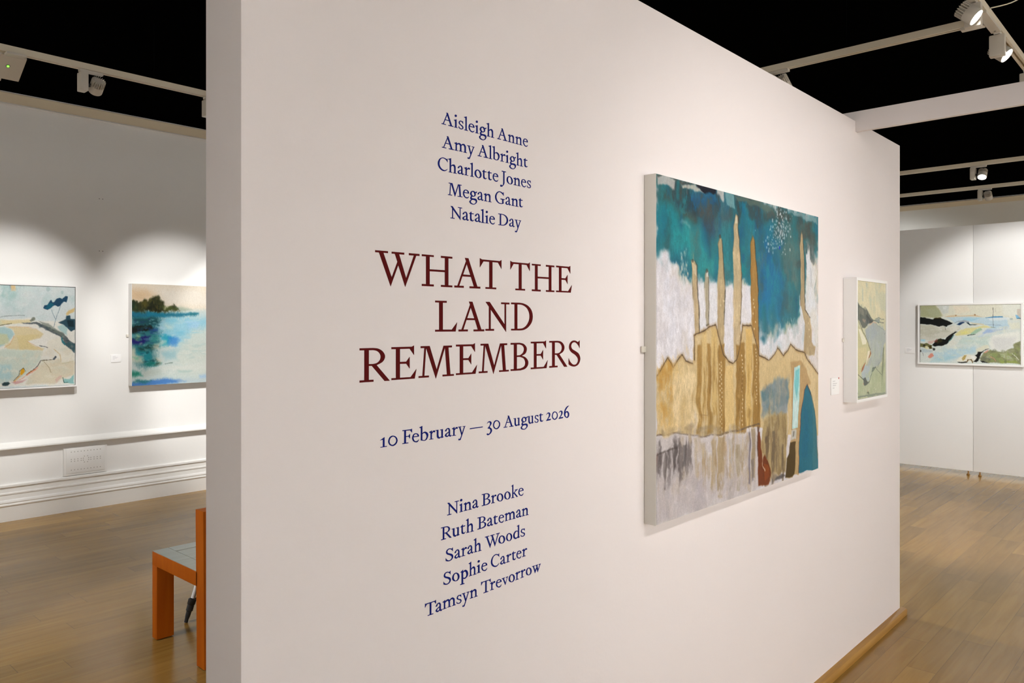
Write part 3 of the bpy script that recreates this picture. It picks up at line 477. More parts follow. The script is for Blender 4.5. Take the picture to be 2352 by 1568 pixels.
# ------------------------------------------------------------------ paintings
ART = {
'city': (1211, 1012, [
('f',(222,217,221)),
('n',(190,185,188),0.5,90,140),
('p',(38,112,122),60,55,1,[(-11,-13),(1242,-13),(1242,145),(1092,127),(1074,290),(1015,433),(875,471),(670,446),(660,309),(538,303),(476,273),(354,298),(233,285),(124,293),(55,234),(-11,221)]),
('m',(12,88,120),0.75,120,160,0,0,1211,430),
('g',(20,140,150),0.9,68,118,75,54),
('g',(30,150,155),0.9,203,187,96,49),
('g',(45,150,150),0.7,310,240,95,35),
('g',(75,78,70),0.85,48,64,60,21),
('g',(70,72,62),0.8,174,100,66,26),
('g',(10,85,140),0.95,287,50,101,35),
('g',(5,95,145),0.8,233,67,60,26),
('g',(60,75,98),0.8,342,114,56,31),
('g',(70,85,90),0.7,442,80,51,44),
('g',(8,110,140),0.9,557,47,55,46),
('g',(72,80,80),0.8,622,2,85,25),
('g',(20,80,120),0.8,679,77,59,52),
('g',(75,90,85),0.8,780,58,62,53),
('g',(25,120,130),0.7,749,109,61,48),
('g',(18,105,155),0.95,749,258,112,144),
('g',(20,120,165),0.8,790,367,93,71),
('g',(75,105,105),0.85,941,212,78,152),
('g',(60,85,85),0.8,1092,79,109,43),
('g',(60,140,150),0.7,1128,38,86,29),
('g',(70,110,110),0.8,918,131,89,73),
('g',(85,95,92),0.7,1140,143,74,53),
('g',(20,130,135),0.8,548,247,36,50),
('g',(90,130,140),0.7,739,446,91,31),
('r',150,[(20,112,124),(58,80,84),(10,82,122),(84,104,102),(36,138,146),(66,70,68),(24,96,110)],24,52,0.38,[(8,9),(1203,6),(1203,285),(1009,409),(709,411),(548,268),(159,257),(11,205)]),
('r',40,[(62,66,62),(52,60,62),(80,86,80)],40,40,0.5,[(11,15),(391,10),(660,19),(974,25),(1203,50),(1203,109),(952,92),(660,62),(342,90),(188,99),(55,63)]),
('p',(12,16,30),8,18,0.95,[(218,2),(279,-7),(358,-4),(354,16),(279,18),(233,11)]),
('p',(70,66,58),10,16,0.7,[(7,-2),(174,0),(233,3),(159,9),(61,5),(7,11)]),
('p',(196,190,186),8,16,0.85,[(9,5),(109,5),(109,31),(48,35),(9,30)]),
('p',(190,192,190),8,14,0.8,[(141,12),(218,5),(279,18),(210,21),(145,22)]),
('p',(196,195,192),8,14,0.85,[(358,4),(404,2),(408,32),(383,25),(362,15)]),
('p',(120,165,170),8,14,0.75,[(412,5),(489,6),(485,39),(425,42)]),
('p',(90,110,100),8,14,0.7,[(494,5),(759,3),(790,22),(622,23),(521,22)]),
('p',(150,170,172),10,16,0.6,[(929,6),(1203,4),(1203,26),(1009,21)]),
('l',(30,120,130),16,10,0.6,[(124,3),(120,51)]),
('l',(80,70,60),7,6,0.6,[(139,5),(139,52)]),
('l',(120,110,110),6,6,0.5,[(174,0),(174,37)]),
('p',(140,180,185),10,14,0.35,[(145,118),(196,139),(196,146),(131,127)]),
('k',(200,212,220),150,[[(853,42),(832,84),(864,99),(780,142),(907,77)]],34,5),
('d',(205,215,222),3.5,0.6,[(853,26),(827,44),(864,36),(842,61),(869,63),(880,73),(827,76),(811,95),(853,91),(891,86),(842,106),(875,112),(780,129),(811,131),(842,130),(769,147),(800,158),(864,135),(902,96),(907,68),(918,53),(821,56),(790,119),(891,156),(896,174),(875,168)]),
('d',(20,60,190),6,0.9,[(842,152)]),
('p',(222,225,230),14,26,0.95,[(1086,142),(1122,134),(1140,172),(1184,184),(1197,237),(1178,286),(1203,408),(1216,521),(1178,515),(1128,408),(1086,380),(1082,242)]),
('p',(190,195,202),10,14,0.6,[(1122,202),(1140,206),(1153,287),(1128,288)]),
('p',(218,218,222),22,30,0.95,[(1026,329),(1062,385),(1080,447),(1068,542),(986,530),(941,506),(880,551),(832,518),(749,564),(679,545),(679,493),(842,482),(997,437)]),
('p',(220,218,224),12,10,0.9,[(421,306),(476,295),(481,531),(429,554),(404,529),(412,433)]),
('p',(222,220,226),12,10,0.95,[(543,305),(608,301),(612,437),(548,437),(534,371)]),
('p',(222,222,226),14,14,0.85,[(260,304),(287,299),(291,434),(248,460)]),
('p',(222,222,226),14,12,0.85,[(314,302),(367,300),(368,430),(314,437)]),
('r',90,[(236,234,240),(205,202,208),(214,214,224),(226,222,226)],20,44,0.45,[(11,244),(109,274),(196,314),(210,464),(207,546),(152,526),(89,557),(8,575)]),
('r',40,[(236,234,240),(208,208,214),(150,176,186)],16,30,0.4,[(679,476),(842,464),(997,423),(1068,433),(1068,527),(941,497),(759,547)]),
('p',(188,166,128),9,8,0.95,[(199,236),(224,236),(235,250),(248,396),(253,468),(229,470),(216,359),(205,265)]),
('r',16,[(210,188,150),(158,136,98),(174,152,114)],7,42,0.42,[(199,236),(224,236),(235,250),(248,396),(253,468),(229,470),(216,359),(205,265)]),
('l',(62,55,48),5,5,0.75,[(224,236),(235,250),(248,396),(253,468)]),
('l',(62,55,48),4,5,0.4,[(199,236),(205,265),(216,359)]),
('p',(176,165,140),9,8,0.95,[(292,265),(304,266),(310,281),(312,436),(294,438),(288,318),(287,280)]),
('r',16,[(198,187,162),(146,135,110),(162,151,126)],7,42,0.42,[(292,265),(304,266),(310,281),(312,436),(294,438),(288,318),(287,280)]),
('l',(80,75,66),5,5,0.75,[(304,266),(310,281),(312,436),(294,438)]),
('l',(80,75,66),4,5,0.4,[(292,265),(287,280),(288,318)]),
('p',(182,160,120),9,8,0.95,[(389,147),(400,160),(407,219),(421,314),(412,433),(412,537),(375,536),(369,434),(373,237),(376,173)]),
('r',16,[(204,182,142),(152,130,90),(168,146,106)],7,42,0.42,[(389,147),(400,160),(407,219),(421,314),(412,433),(412,537),(375,536),(369,434),(373,237),(376,173)]),
('l',(60,58,48),5,5,0.75,[(400,160),(407,219),(421,314),(412,433)]),
('l',(60,58,48),4,5,0.4,[(389,147),(376,173),(373,237)]),
('p',(190,168,130),9,8,0.95,[(494,58),(510,69),(529,211),(540,268),(531,433),(548,558),(479,555),(483,311),(479,190),(486,87)]),
('r',16,[(212,190,152),(160,138,100),(176,154,116)],7,42,0.42,[(494,58),(510,69),(529,211),(540,268),(531,433),(548,558),(479,555),(483,311),(479,190),(486,87)]),
('l',(70,62,50),5,5,0.75,[(510,69),(529,211),(540,268),(531,433)]),
('l',(70,62,50),4,5,0.4,[(494,58),(486,87),(479,190)]),
('p',(168,126,62),9,8,0.95,[(625,129),(639,140),(650,220),(666,305),(674,562),(617,560),(612,391),(606,265),(608,147)]),
('r',16,[(190,148,84),(138,96,32),(154,112,48)],7,42,0.42,[(625,129),(639,140),(650,220),(666,305),(674,562),(617,560),(612,391),(606,265),(608,147)]),
('l',(70,48,24),5,5,0.75,[(639,140),(650,220),(666,305),(674,562)]),
('l',(70,48,24),4,5,0.4,[(625,129),(608,147),(606,265)]),
('p',(176,154,116),9,8,0.95,[(1043,77),(1058,89),(1066,148),(1077,376),(1128,404),(1149,500),(1184,520),(1168,554),(1065,549),(1074,433),(1035,362),(1029,127)]),
('r',16,[(198,176,138),(146,124,86),(162,140,102)],7,42,0.42,[(1043,77),(1058,89),(1066,148),(1077,376),(1128,404),(1149,500),(1184,520),(1168,554),(1065,549),(1074,433),(1035,362),(1029,127)]),
('l',(50,44,40),5,5,0.75,[(1058,89),(1066,148),(1077,376),(1128,404)]),
('l',(50,44,40),4,5,0.4,[(1043,77),(1029,127),(1035,362)]),
('p',(215,208,185),6,6,0.7,[(494,66),(504,73),(512,93),(489,95)]),
('p',(214,204,180),6,6,0.6,[(216,246),(233,252),(233,283),(218,276)]),
('p',(225,225,225),5,5,0.7,[(297,268),(306,268),(309,283),(298,282)]),
('d',(62,55,48),7,0.6,[(210,236),(298,264),(389,149)]),
('d',(222,205,165),4,0.8,[(631,348),(636,374),(626,395),(645,425),(636,450),(629,361),(641,484),(521,372),(525,474),(512,495),(1110,428),(1116,452),(1122,481),(391,374),(412,358)]),
('p',(208,184,138),5,9,1,[(2,587),(28,562),(65,531),(92,563),(120,541),(148,526),(166,544),(207,554),(219,471),(279,452),(358,435),(383,487),(408,532),(442,557),(472,566),(503,553),(529,506),(548,437),(612,441),(645,491),(674,543),(719,551),(751,562),(800,542),(830,518),(880,551),(913,532),(943,506),(986,530),(1074,545),(1116,577),(1216,635),(1216,883),(907,842),(679,797),(594,786),(512,797),(383,792),(263,786),(109,760),(2,754)]),
('m',(226,204,160),0.6,110,150,0,430,900,350),
('r',130,[(190,158,106),(222,200,156),(172,138,86),(214,192,146),(198,174,130),(228,210,174)],12,50,0.33,[(8,587),(65,547),(148,547),(218,557),(233,474),(358,452),(425,548),(529,539),(557,453),(631,453),(689,557),(941,542),(1092,584),(1203,642),(1203,764),(918,797),(660,773),(476,789),(8,746)]),
('p',(158,120,56),9,12,0.85,[(235,497),(259,497),(263,783),(237,780)]),
('p',(158,120,56),9,12,0.85,[(301,498),(323,498),(328,788),(302,785)]),
('p',(150,112,48),9,12,0.85,[(371,499),(416,500),(421,792),(373,787)]),
('p',(150,112,48),9,12,0.85,[(496,501),(565,503),(570,799),(497,791)]),
('p',(150,112,48),9,12,0.85,[(620,504),(672,505),(677,796),(622,791)]),
('p',(214,186,128),8,8,0.8,[(267,451),(298,448),(294,725),(267,722)]),
('p',(222,190,128),8,8,0.8,[(421,572),(476,574),(485,782),(421,784)]),
('p',(216,178,104),8,8,0.8,[(570,453),(617,449),(608,777),(575,782)]),
('p',(208,176,110),8,8,0.7,[(330,448),(368,448),(365,731),(334,728)]),
('p',(150,120,66),10,10,0.6,[(310,718),(334,720),(336,783),(312,780)]),
('p',(212,172,96),12,20,0.6,[(8,559),(68,537),(82,584),(8,595)]),
('p',(192,148,56),14,20,0.6,[(38,671),(68,666),(61,690),(34,695)]),
('d',(226,210,176),3.4,0.8,[(392,556),(393,570),(394,584),(395,599),(395,613),(396,627),(397,642),(398,656),(399,670),(392,684),(393,698),(394,713),(395,727),(395,741),(396,756),(397,770),(398,784),(382,563),(384,577),(385,591),(387,605),(383,619),(385,634),(386,648),(382,662),(384,676),(385,691),(387,705),(383,719),(385,733),(386,748),(382,762),(384,776)]),
('d',(228,212,178),3.4,0.8,[(540,539),(544,553),(548,567),(543,580),(547,594),(542,608),(546,621),(541,635),(545,649),(540,662),(544,676),(548,690),(543,703),(547,717),(542,730),(546,744),(541,758),(545,772),(646,521),(648,533),(650,545),(652,557),(654,569),(647,581),(649,593),(651,605),(653,617),(646,628),(648,640),(650,652),(652,664),(654,677),(647,688),(649,700),(651,712)]),
('d',(224,206,165),5,0.7,[(1107,589),(1105,606),(1107,623),(1111,640),(1116,654)]),
('l',(150,118,70),13,12,0.5,[(2,587),(28,562),(65,531),(92,563),(120,541),(148,526),(166,544),(207,554)]),
('l',(78,58,36),4,3,0.85,[(2,587),(28,562),(65,531),(92,563),(120,541),(148,526),(166,544),(207,554)]),
('l',(150,118,70),13,12,0.5,[(219,542),(219,471),(279,452),(358,435),(383,487),(408,532),(442,557),(472,566),(503,553),(529,506),(548,437),(612,441),(645,491),(674,543),(719,551),(751,562),(800,542),(830,518),(880,551),(913,532),(943,506),(986,530),(1074,545),(1116,577),(1216,635)]),
('l',(78,58,36),4,3,0.85,[(219,542),(219,471),(279,452),(358,435),(383,487),(408,532),(442,557),(472,566),(503,553),(529,506),(548,437),(612,441),(645,491),(674,543),(719,551),(751,562),(800,542),(830,518),(880,551),(913,532),(943,506),(986,530),(1074,545),(1116,577),(1216,635)]),
('l',(96,80,70),6,4,0.8,[(5,754),(109,759),(263,786),(383,791),(442,790),(512,789),(594,784),(670,785)]),
('l',(120,90,60),4,4,0.6,[(8,753),(109,757)]),
('l',(140,110,70),3,3,0.5,[(218,714),(310,723)]),
('r',60,[(120,84,30),(176,140,78),(140,104,44),(190,160,104)],6,40,0.4,[(233,508),(408,512),(416,787),(241,769)]),
('r',70,[(120,84,30),(170,132,66),(140,104,44),(200,170,112)],6,40,0.4,[(498,555),(670,517),(679,775),(503,784)]),
('r',60,[(228,204,158),(236,214,172),(214,184,126)],22,40,0.38,[(8,595),(89,570),(210,579),(225,764),(8,746)]),
('r',24,[(186,140,60),(176,130,56)],16,30,0.35,[(15,560),(89,545),(89,707),(15,715)]),
('r',30,[(160,140,104),(140,124,96)],26,10,0.4,[(8,732),(566,781),(566,806),(8,754)]),
('p',(208,184,136),20,20,0.8,[(689,561),(963,570),(952,634),(689,630)]),
('p',(118,140,148),26,28,0.95,[(687,660),(790,639),(924,642),(929,715),(902,764),(759,765),(689,759)]),
('p',(75,120,130),16,22,0.7,[(694,660),(769,656),(790,697),(739,728),(699,708)]),
('p',(160,165,170),14,18,0.7,[(811,729),(924,724),(918,770),(832,753)]),
('p',(172,150,104),16,20,0.95,[(694,815),(704,773),(769,766),(853,751),(907,764),(913,833),(891,981),(780,987),(709,986),(679,904)]),
('p',(150,125,80),8,10,0.6,[(864,765),(891,767),(891,813),(858,819)]),
('p',(196,180,146),12,14,0.6,[(749,782),(811,783),(800,831),(759,809)]),
('p',(184,152,104),8,10,0.9,[(932,578),(974,568),(1038,577),(1092,603),(1140,668),(1080,683),(1044,752),(1015,1012),(907,1006),(946,846),(957,662)]),
('r',60,[(96,124,132),(150,160,164),(120,130,132),(170,160,140)],16,22,0.45,[(694,643),(918,646),(918,742),(699,751)]),
('r',60,[(130,108,66),(196,176,136),(110,92,66),(170,150,112)],9,40,0.45,[(704,777),(902,777),(891,976),(699,976)]),
('p',(204,196,196),16,16,0.96,[(-5,757),(109,762),(263,789),(391,798),(476,797),(594,805),(670,817),(670,1014),(391,1026),(-5,1014)]),
('r',150,[(190,182,180),(222,216,214),(176,154,122),(156,146,142),(204,194,184),(214,208,210)],11,50,0.4,[(5,763),(263,791),(566,806),(660,825),(660,996),(391,1002),(5,995)]),
('p',(110,98,96),9,14,0.75,[(5,809),(25,811),(22,860),(7,858)]),
('p',(96,84,82),9,14,0.7,[(23,804),(40,806),(38,845),(25,843)]),
('p',(84,74,72),9,14,0.75,[(53,800),(63,801),(62,916),(54,914)]),
('p',(120,110,108),9,14,0.6,[(71,799),(86,800),(84,858),(73,856)]),
('p',(84,78,78),9,14,0.8,[(99,802),(120,804),(118,855),(101,853)]),
('p',(88,86,88),9,14,0.7,[(148,804),(170,807),(168,862),(151,860)]),
('p',(120,114,112),9,14,0.5,[(174,818),(203,822),(200,855),(177,852)]),
('p',(110,50,30),9,14,0.8,[(4,808),(9,809),(9,841),(5,840)]),
('p',(175,168,170),9,14,0.6,[(113,833),(134,835),(132,894),(115,891)]),
('p',(178,158,124),9,14,0.5,[(222,790),(244,792),(242,906),(224,903)]),
('p',(176,158,128),9,14,0.5,[(265,798),(293,802),(290,951),(268,948)]),
('p',(170,148,110),9,14,0.6,[(326,805),(358,809),(355,981),(330,977)]),
('p',(165,138,90),9,14,0.65,[(367,794),(416,799),(411,1002),(372,995)]),
('p',(180,172,160),9,14,0.6,[(446,818),(472,821),(469,991),(449,988)]),
('p',(160,145,112),9,14,0.6,[(494,832),(529,836),(525,1000),(498,995)]),
('p',(196,186,168),9,14,0.6,[(538,828),(558,831),(555,971),(540,969)]),
('p',(100,94,110),9,14,0.7,[(591,801),(606,802),(604,979),(592,977)]),
('p',(140,118,80),9,14,0.6,[(612,794),(641,797),(637,967),(615,963)]),
('p',(70,40,24),9,14,0.8,[(653,794),(667,795),(665,902),(655,901)]),
('p',(110,104,108),9,14,0.55,[(612,896),(631,898),(629,974),(614,972)]),
('p',(220,216,212),9,14,0.6,[(299,837),(321,840),(319,882),(302,880)]),
('p',(220,216,216),9,14,0.6,[(344,881),(357,883),(355,1012),(345,1010)]),
('p',(222,218,216),9,14,0.7,[(460,909),(475,911),(474,992),(462,990)]),
('p',(216,208,206),9,14,0.7,[(531,935),(546,937),(544,1003),(533,1001)]),
('p',(90,72,60),9,14,0.75,[(730,832),(748,834),(746,912),(732,911)]),
('p',(92,80,70),9,14,0.7,[(778,819),(802,822),(799,999),(780,996)]),
('p',(120,104,84),9,14,0.7,[(818,850),(835,852),(833,968),(820,966)]),
('p',(106,92,78),9,14,0.55,[(854,872),(874,874),(871,973),(856,971)]),
('p',(150,120,80),9,14,0.6,[(701,846),(717,848),(715,952),(703,950)]),
('r',46,[(110,102,100),(86,78,78),(140,132,130),(120,112,112)],9,34,0.5,[(5,812),(103,802),(203,818),(196,865),(109,869),(8,855)]),
('r',60,[(186,160,124),(164,140,104),(196,176,144),(150,128,96)],9,46,0.4,[(225,794),(622,812),(650,977),(248,956)]),
('r',50,[(120,100,70),(88,72,56),(150,128,92),(190,170,130)],8,46,0.45,[(719,822),(907,814),(880,993),(719,983)]),
('l',(66,58,54),5,5,0.6,[(5,812),(48,803),(116,804)]),
('p',(112,48,14),8,10,0.95,[(660,812),(675,813),(689,858),(699,906),(721,892),(749,926),(771,977),(744,1004),(699,1006),(663,1005)]),
('p',(150,76,26),8,10,0.6,[(709,921),(744,938),(759,980),(719,991)]),
('l',(210,190,170),5,4,0.7,[(704,890),(699,932),(719,952)]),
('p',(62,56,56),10,14,0.75,[(780,978),(864,990),(902,1000),(842,1005),(780,1000)]),
('p',(190,170,140),8,10,0.6,[(769,977),(811,969),(842,987),(790,1002)]),
('p',(196,188,190),30,20,0.8,[(2,917),(233,942),(391,979),(310,1008),(2,1012)]),
('p',(176,168,176),16,30,0.5,[(218,921),(279,922),(263,974),(218,974)]),
('r',70,[(186,176,178),(214,208,210),(200,190,186),(170,162,164)],22,26,0.4,[(5,875),(233,904),(566,948),(641,993),(310,1001),(5,1002)]),
('p',(74,56,18),6,8,0.97,[(938,876),(992,884),(979,1007),(894,1005),(907,933),(932,917)]),
('p',(188,160,112),6,8,0.9,[(992,883),(1021,872),(1015,1012),(981,1009)]),
('p',(28,108,130),5,7,1,[(1101,668),(1140,701),(1178,782),(1198,871),(1209,1012),(1016,1005),(1026,854),(1046,752),(1074,692)]),
('p',(66,120,130),10,8,0.7,[(1140,711),(1168,761),(1190,871),(1203,1009),(1153,1007),(1153,818)]),
('p',(10,100,130),10,10,0.7,[(1074,754),(1116,777),(1104,948),(1044,950)]),
('l',(96,48,40),5,4,0.8,[(1016,1005),(1026,854),(1046,752),(1074,692),(1101,668),(1140,711)]),
('l',(150,120,80),6,4,0.6,[(1140,711),(1178,782),(1198,871),(1203,970)]),
('p',(186,224,222),4,5,0.98,[(974,593),(1032,592),(1028,680),(1007,828),(954,830),(963,709)]),
('p',(96,190,196),8,10,0.7,[(984,603),(1026,603),(1018,665),(997,720),(980,645)]),
('p',(216,232,230),6,8,0.6,[(974,728),(1009,726),(1000,823),(963,820)]),
('p',(196,196,190),6,8,0.9,[(950,832),(997,832),(992,869),(946,869)]),
('p',(120,116,108),6,6,0.7,[(963,838),(980,840),(974,858),(957,858)]),
('l',(150,96,66),3.5,3,0.7,[(974,593),(963,709),(952,830)]),
('l',(215,210,208),4,3,0.7,[(913,760),(921,806),(907,842)])]),
'coast': (880, 782, [
('f',(216,226,226)),
('m',(176,208,206),0.7,120,110,0,0,880,300),
('p',(170,206,202),60,20,0.8,[(265,-10),(460,-9),(500,62),(460,120),(390,139),(265,97)]),
('p',(232,198,140),10,5,0.9,[(432,-8),(467,-6),(467,43),(435,44)]),
('p',(110,120,140),12,6,0.5,[(425,-7),(435,-6),(435,35),(427,30)]),
('p',(238,236,226),16,8,0.95,[(241,271),(376,259),(460,258),(571,246),(587,275),(884,268),(884,787),(241,762)]),
('p',(216,214,176),16,8,0.9,[(217,271),(371,261),(410,270),(510,284),(485,292),(217,315)]),
('l',(130,140,140),6,7,0.7,[(265,271),(366,244),(420,231),(525,230)]),
('p',(232,218,170),12,6,0.9,[(371,270),(561,260),(571,287),(420,298),(376,293)]),
('l',(96,92,60),5,5,0.8,[(361,304),(420,297),(440,293)]),
('d',(120,126,110),12,0.7,[(582,260),(589,269),(574,269)]),
('p',(176,210,212),16,8,0.95,[(217,321),(390,315),(435,338),(460,373),(420,424),(381,463),(217,516)]),
('p',(228,212,168),12,8,0.95,[(405,318),(551,321),(623,345),(660,377),(634,404),(582,420),(541,426),(577,461),(660,486),(644,504),(536,498),(410,487),(390,463),(430,430),(460,379),(450,344)]),
('p',(224,206,146),16,8,0.6,[(470,384),(571,374),(644,380),(551,426),(613,491),(490,488)]),
('p',(240,238,230),12,6,0.9,[(551,426),(634,409),(676,428),(718,470),(644,468),(582,455)]),
('l',(226,168,120),4,4,0.7,[(390,480),(425,453),(455,384)]),
('l',(226,168,120),4,4,0.6,[(543,429),(587,456),(634,486)]),
('l',(226,190,160),5,5,0.6,[(425,321),(561,321),(613,339)]),
('p',(206,220,206),24,10,0.85,[(217,510),(405,486),(644,509),(634,574),(602,631),(536,686),(460,729),(217,755)]),
('p',(176,214,220),28,10,0.7,[(265,607),(435,607),(445,694),(405,749),(265,741)]),
('p',(214,210,158),20,8,0.7,[(265,349),(410,372),(420,441),(342,462)]),
('p',(222,210,180),20,8,0.8,[(644,592),(772,566),(875,600),(873,708),(804,723),(739,767),(536,756),(602,643)]),
('p',(230,224,200),20,8,0.7,[(551,716),(623,632),(697,658),(718,724),(644,762)]),
('p',(238,234,218),16,8,0.9,[(782,399),(875,509),(875,594),(782,602),(729,494),(665,522),(686,428)]),
('p',(82,92,96),10,9,0.9,[(510,287),(613,286),(676,310),(750,345),(804,376),(842,430),(881,449),(881,527),(842,490),(815,466),(782,405),(729,369),(665,333),(602,301),(525,295)]),
('p',(120,130,120),12,8,0.7,[(623,275),(686,292),(772,352),(804,364),(809,412),(761,375),(686,328)]),
('p',(34,70,86),8,8,0.95,[(761,283),(799,268),(818,259),(820,226),(848,226),(853,256),(881,259),(881,340),(859,358),(826,328),(793,298)]),
('p',(14,40,48),10,8,0.8,[(826,268),(870,268),(875,316),(837,316)]),
('p',(224,190,120),12,6,0.85,[(818,214),(837,184),(881,165),(881,195),(848,208),(826,226)]),
('p',(170,206,206),12,8,0.85,[(755,310),(793,298),(826,328),(826,388),(772,346)]),
('p',(36,110,122),6,6,0.9,[(778,411),(788,387),(790,423),(815,454),(804,465),(782,441)]),
('p',(56,96,104),8,7,0.8,[(804,453),(842,436),(881,455),(881,527),(842,484),(815,466)]),
('r',70,[(214,226,226),(190,214,212),(224,230,226),(206,222,222)],34,34,0.4,[(241,3),(826,-14),(826,184),(460,224),(241,248)]),
('r',60,[(240,236,222),(226,216,190),(214,220,204),(232,224,204)],40,24,0.35,[(241,516),(613,526),(826,472),(870,593),(718,754),(265,730)]),
('r',26,[(60,76,84),(110,120,120),(44,70,80),(140,150,140)],14,9,0.5,[(577,292),(676,316),(772,363),(826,412),(870,461),(870,509),(815,454),(718,357)]),
('p',(20,66,96),6,10,0.97,[(653,169),(665,145),(686,142),(707,103),(718,126),(729,120),(750,96),(772,92),(788,98),(815,73),(829,76),(815,124),(799,118),(772,149),(755,155),(729,144),(713,162),(686,180),(665,177)]),
('p',(18,110,130),6,8,0.7,[(686,139),(707,126),(729,144),(697,174),(665,174)]),
('l',(70,110,130),3.2,3,0.9,[(774,152),(753,221),(737,280),(726,316)]),
('l',(70,110,130),2.6,3,0.9,[(715,180),(724,215),(739,256)]),
('l',(60,60,54),4,4,0.85,[(634,582),(718,573),(739,553)]),
('d',(70,80,90),9,0.8,[(729,565),(737,556)]),
('l',(120,110,70),4,4,0.7,[(644,586),(718,573)]),
('l',(70,66,70),4.5,4,0.85,[(636,583),(618,620),(582,654),(536,689)]),
('l',(196,110,40),7,5,0.85,[(597,648),(561,673),(536,692)]),
('l',(236,170,150),7,6,0.8,[(613,637),(571,676),(460,740)]),
('p',(232,170,30),6,5,0.95,[(491,679),(500,647),(520,634),(528,663),(505,688)]),
('l',(80,70,50),3.5,3,0.9,[(450,728),(485,690),(492,653),(520,634),(533,663)]),
('l',(228,168,90),8,6,0.7,[(455,734),(500,685)]),
('l',(160,146,110),5,5,0.7,[(660,592),(697,641),(713,677)]),
('l',(206,176,120),5,5,0.7,[(729,494),(772,536),(780,596)]),
('l',(200,190,140),5,5,0.6,[(788,608),(870,593)]),
('l',(70,76,80),6,5,0.7,[(628,465),(665,472),(681,481)]),
('p',(26,50,56),8,7,0.9,[(373,747),(386,736),(415,735),(430,750),(415,764),(376,761)]),
('p',(210,150,150),12,6,0.7,[(435,739),(541,721),(510,743),(460,757)]),
('p',(220,180,170),12,6,0.7,[(745,761),(782,722),(788,704),(772,703),(739,737)]),
('p',(140,196,194),12,7,0.9,[(804,729),(842,737),(875,702),(875,775),(799,767)]),
('l',(20,70,60),5,4,0.9,[(796,719),(801,762),(831,763)]),
('d',(160,190,190),14,0.5,[(686,21),(788,44)])]),
'lake': (880, 872, [
('f',(206,220,216)),
('p',(240,226,204),52,10,1,[(-16,-12),(891,-28),(891,211),(312,220),(-16,225)]),
('p',(244,236,222),104,10,0.9,[(231,39),(592,19),(814,198),(285,173)]),
('p',(226,192,150),78,12,0.8,[(-16,41),(132,56),(191,87),(80,157),(-16,133)]),
('p',(150,205,224),104,16,0.9,[(244,302),(814,270),(814,558),(521,538),(380,549),(178,424)]),
('p',(216,224,214),104,16,0.9,[(521,391),(891,385),(891,893),(380,769),(380,597)]),
('p',(40,120,128),88,22,0.95,[(-16,238),(224,242),(244,302),(204,384),(244,424),(231,492),(191,585),(204,687),(112,724),(47,681),(34,595),(-16,541)]),
('p',(22,112,140),36,10,0.95,[(-10,238),(132,240),(285,241),(471,246),(578,244),(564,265),(422,281),(197,283),(-10,291)]),
('p',(20,130,160),36,8,0.8,[(132,250),(285,248),(285,275),(132,276)]),
('p',(36,120,130),26,6,0.8,[(506,245),(574,248),(542,266),(506,266)]),
('p',(40,46,14),31,22,0.95,[(-10,238),(-10,139),(22,145),(47,165),(80,151),(112,130),(132,149),(164,108),(197,87),(231,93),(251,147),(271,160),(285,207),(339,192),(367,164),(387,198),(408,226),(244,235)]),
('p',(110,96,30),31,18,0.6,[(80,157),(132,149),(132,203),(86,210)]),
('p',(90,110,40),36,18,0.6,[(244,187),(339,199),(394,212),(312,227)]),
('p',(16,20,4),31,20,0.8,[(132,196),(204,175),(244,221),(132,230)]),
('p',(20,60,40),26,16,0.6,[(-10,153),(34,158),(41,224),(-10,225)]),
('p',(120,150,130),36,12,0.5,[(367,192),(436,191),(521,217),(422,232)]),
('p',(18,70,78),42,22,0.8,[(-4,291),(224,289),(231,336),(164,357),(-4,357)]),
('p',(6,14,10),31,18,0.95,[(-7,363),(164,357),(178,384),(125,410),(73,416),(-7,416)]),
('p',(30,70,140),36,18,0.8,[(132,383),(217,384),(231,424),(151,430)]),
('p',(24,16,110),31,16,0.9,[(80,450),(145,450),(138,491),(99,510),(34,522),(-4,515),(-4,469),(73,483)]),
('p',(200,220,160),26,14,0.7,[(34,429),(67,436),(60,489),(41,482)]),
('p',(210,214,190),26,12,0.7,[(73,509),(86,503),(83,530),(73,529)]),
('p',(14,60,56),36,20,0.8,[(67,536),(191,525),(191,565),(99,577),(60,576)]),
('p',(26,146,158),42,20,0.8,[(41,569),(164,592),(178,659),(112,677),(34,608)]),
('p',(16,122,112),42,18,0.9,[(99,683),(178,666),(244,688),(204,704),(112,704)]),
('p',(56,60,44),26,10,0.7,[(211,680),(244,692),(224,701),(191,700)]),
('r',90,[(24,90,110),(16,60,70),(40,130,140),(90,160,170),(30,60,110),(120,180,180)],26,9,0.5,[(-7,291),(217,289),(231,492),(191,585),(197,680),(47,681),(34,595),(-7,528)]),
('r',70,[(150,206,226),(180,220,226),(120,190,216),(206,228,224),(190,216,236)],40,10,0.45,[(244,289),(592,286),(564,427),(380,535),(231,465)]),
('r',40,[(30,34,10),(70,70,24),(20,26,8),(96,90,36)],12,22,0.5,[(-4,153),(80,164),(204,107),(244,154),(285,214),(-4,232)]),
('r',60,[(214,224,216),(196,214,208),(226,228,220),(180,206,206)],50,12,0.4,[(231,586),(592,427),(702,570),(702,818),(244,797)]),
('p',(210,214,190),42,16,0.8,[(-16,541),(22,555),(34,601),(92,623),(86,676),(-16,672)]),
('p',(214,204,176),42,14,0.7,[(191,518),(231,512),(224,559),(178,558)]),
('p',(222,204,170),36,14,0.6,[(197,640),(244,661),(238,688),(204,667)]),
('p',(16,160,186),47,18,0.85,[(244,451),(312,449),(346,473),(312,534),(258,540),(238,526),(285,493)]),
('p',(60,140,215),47,18,0.8,[(312,466),(373,466),(408,494),(373,535),(312,527)]),
('p',(176,218,206),47,18,0.7,[(231,492),(285,486),(291,520),(244,526)]),
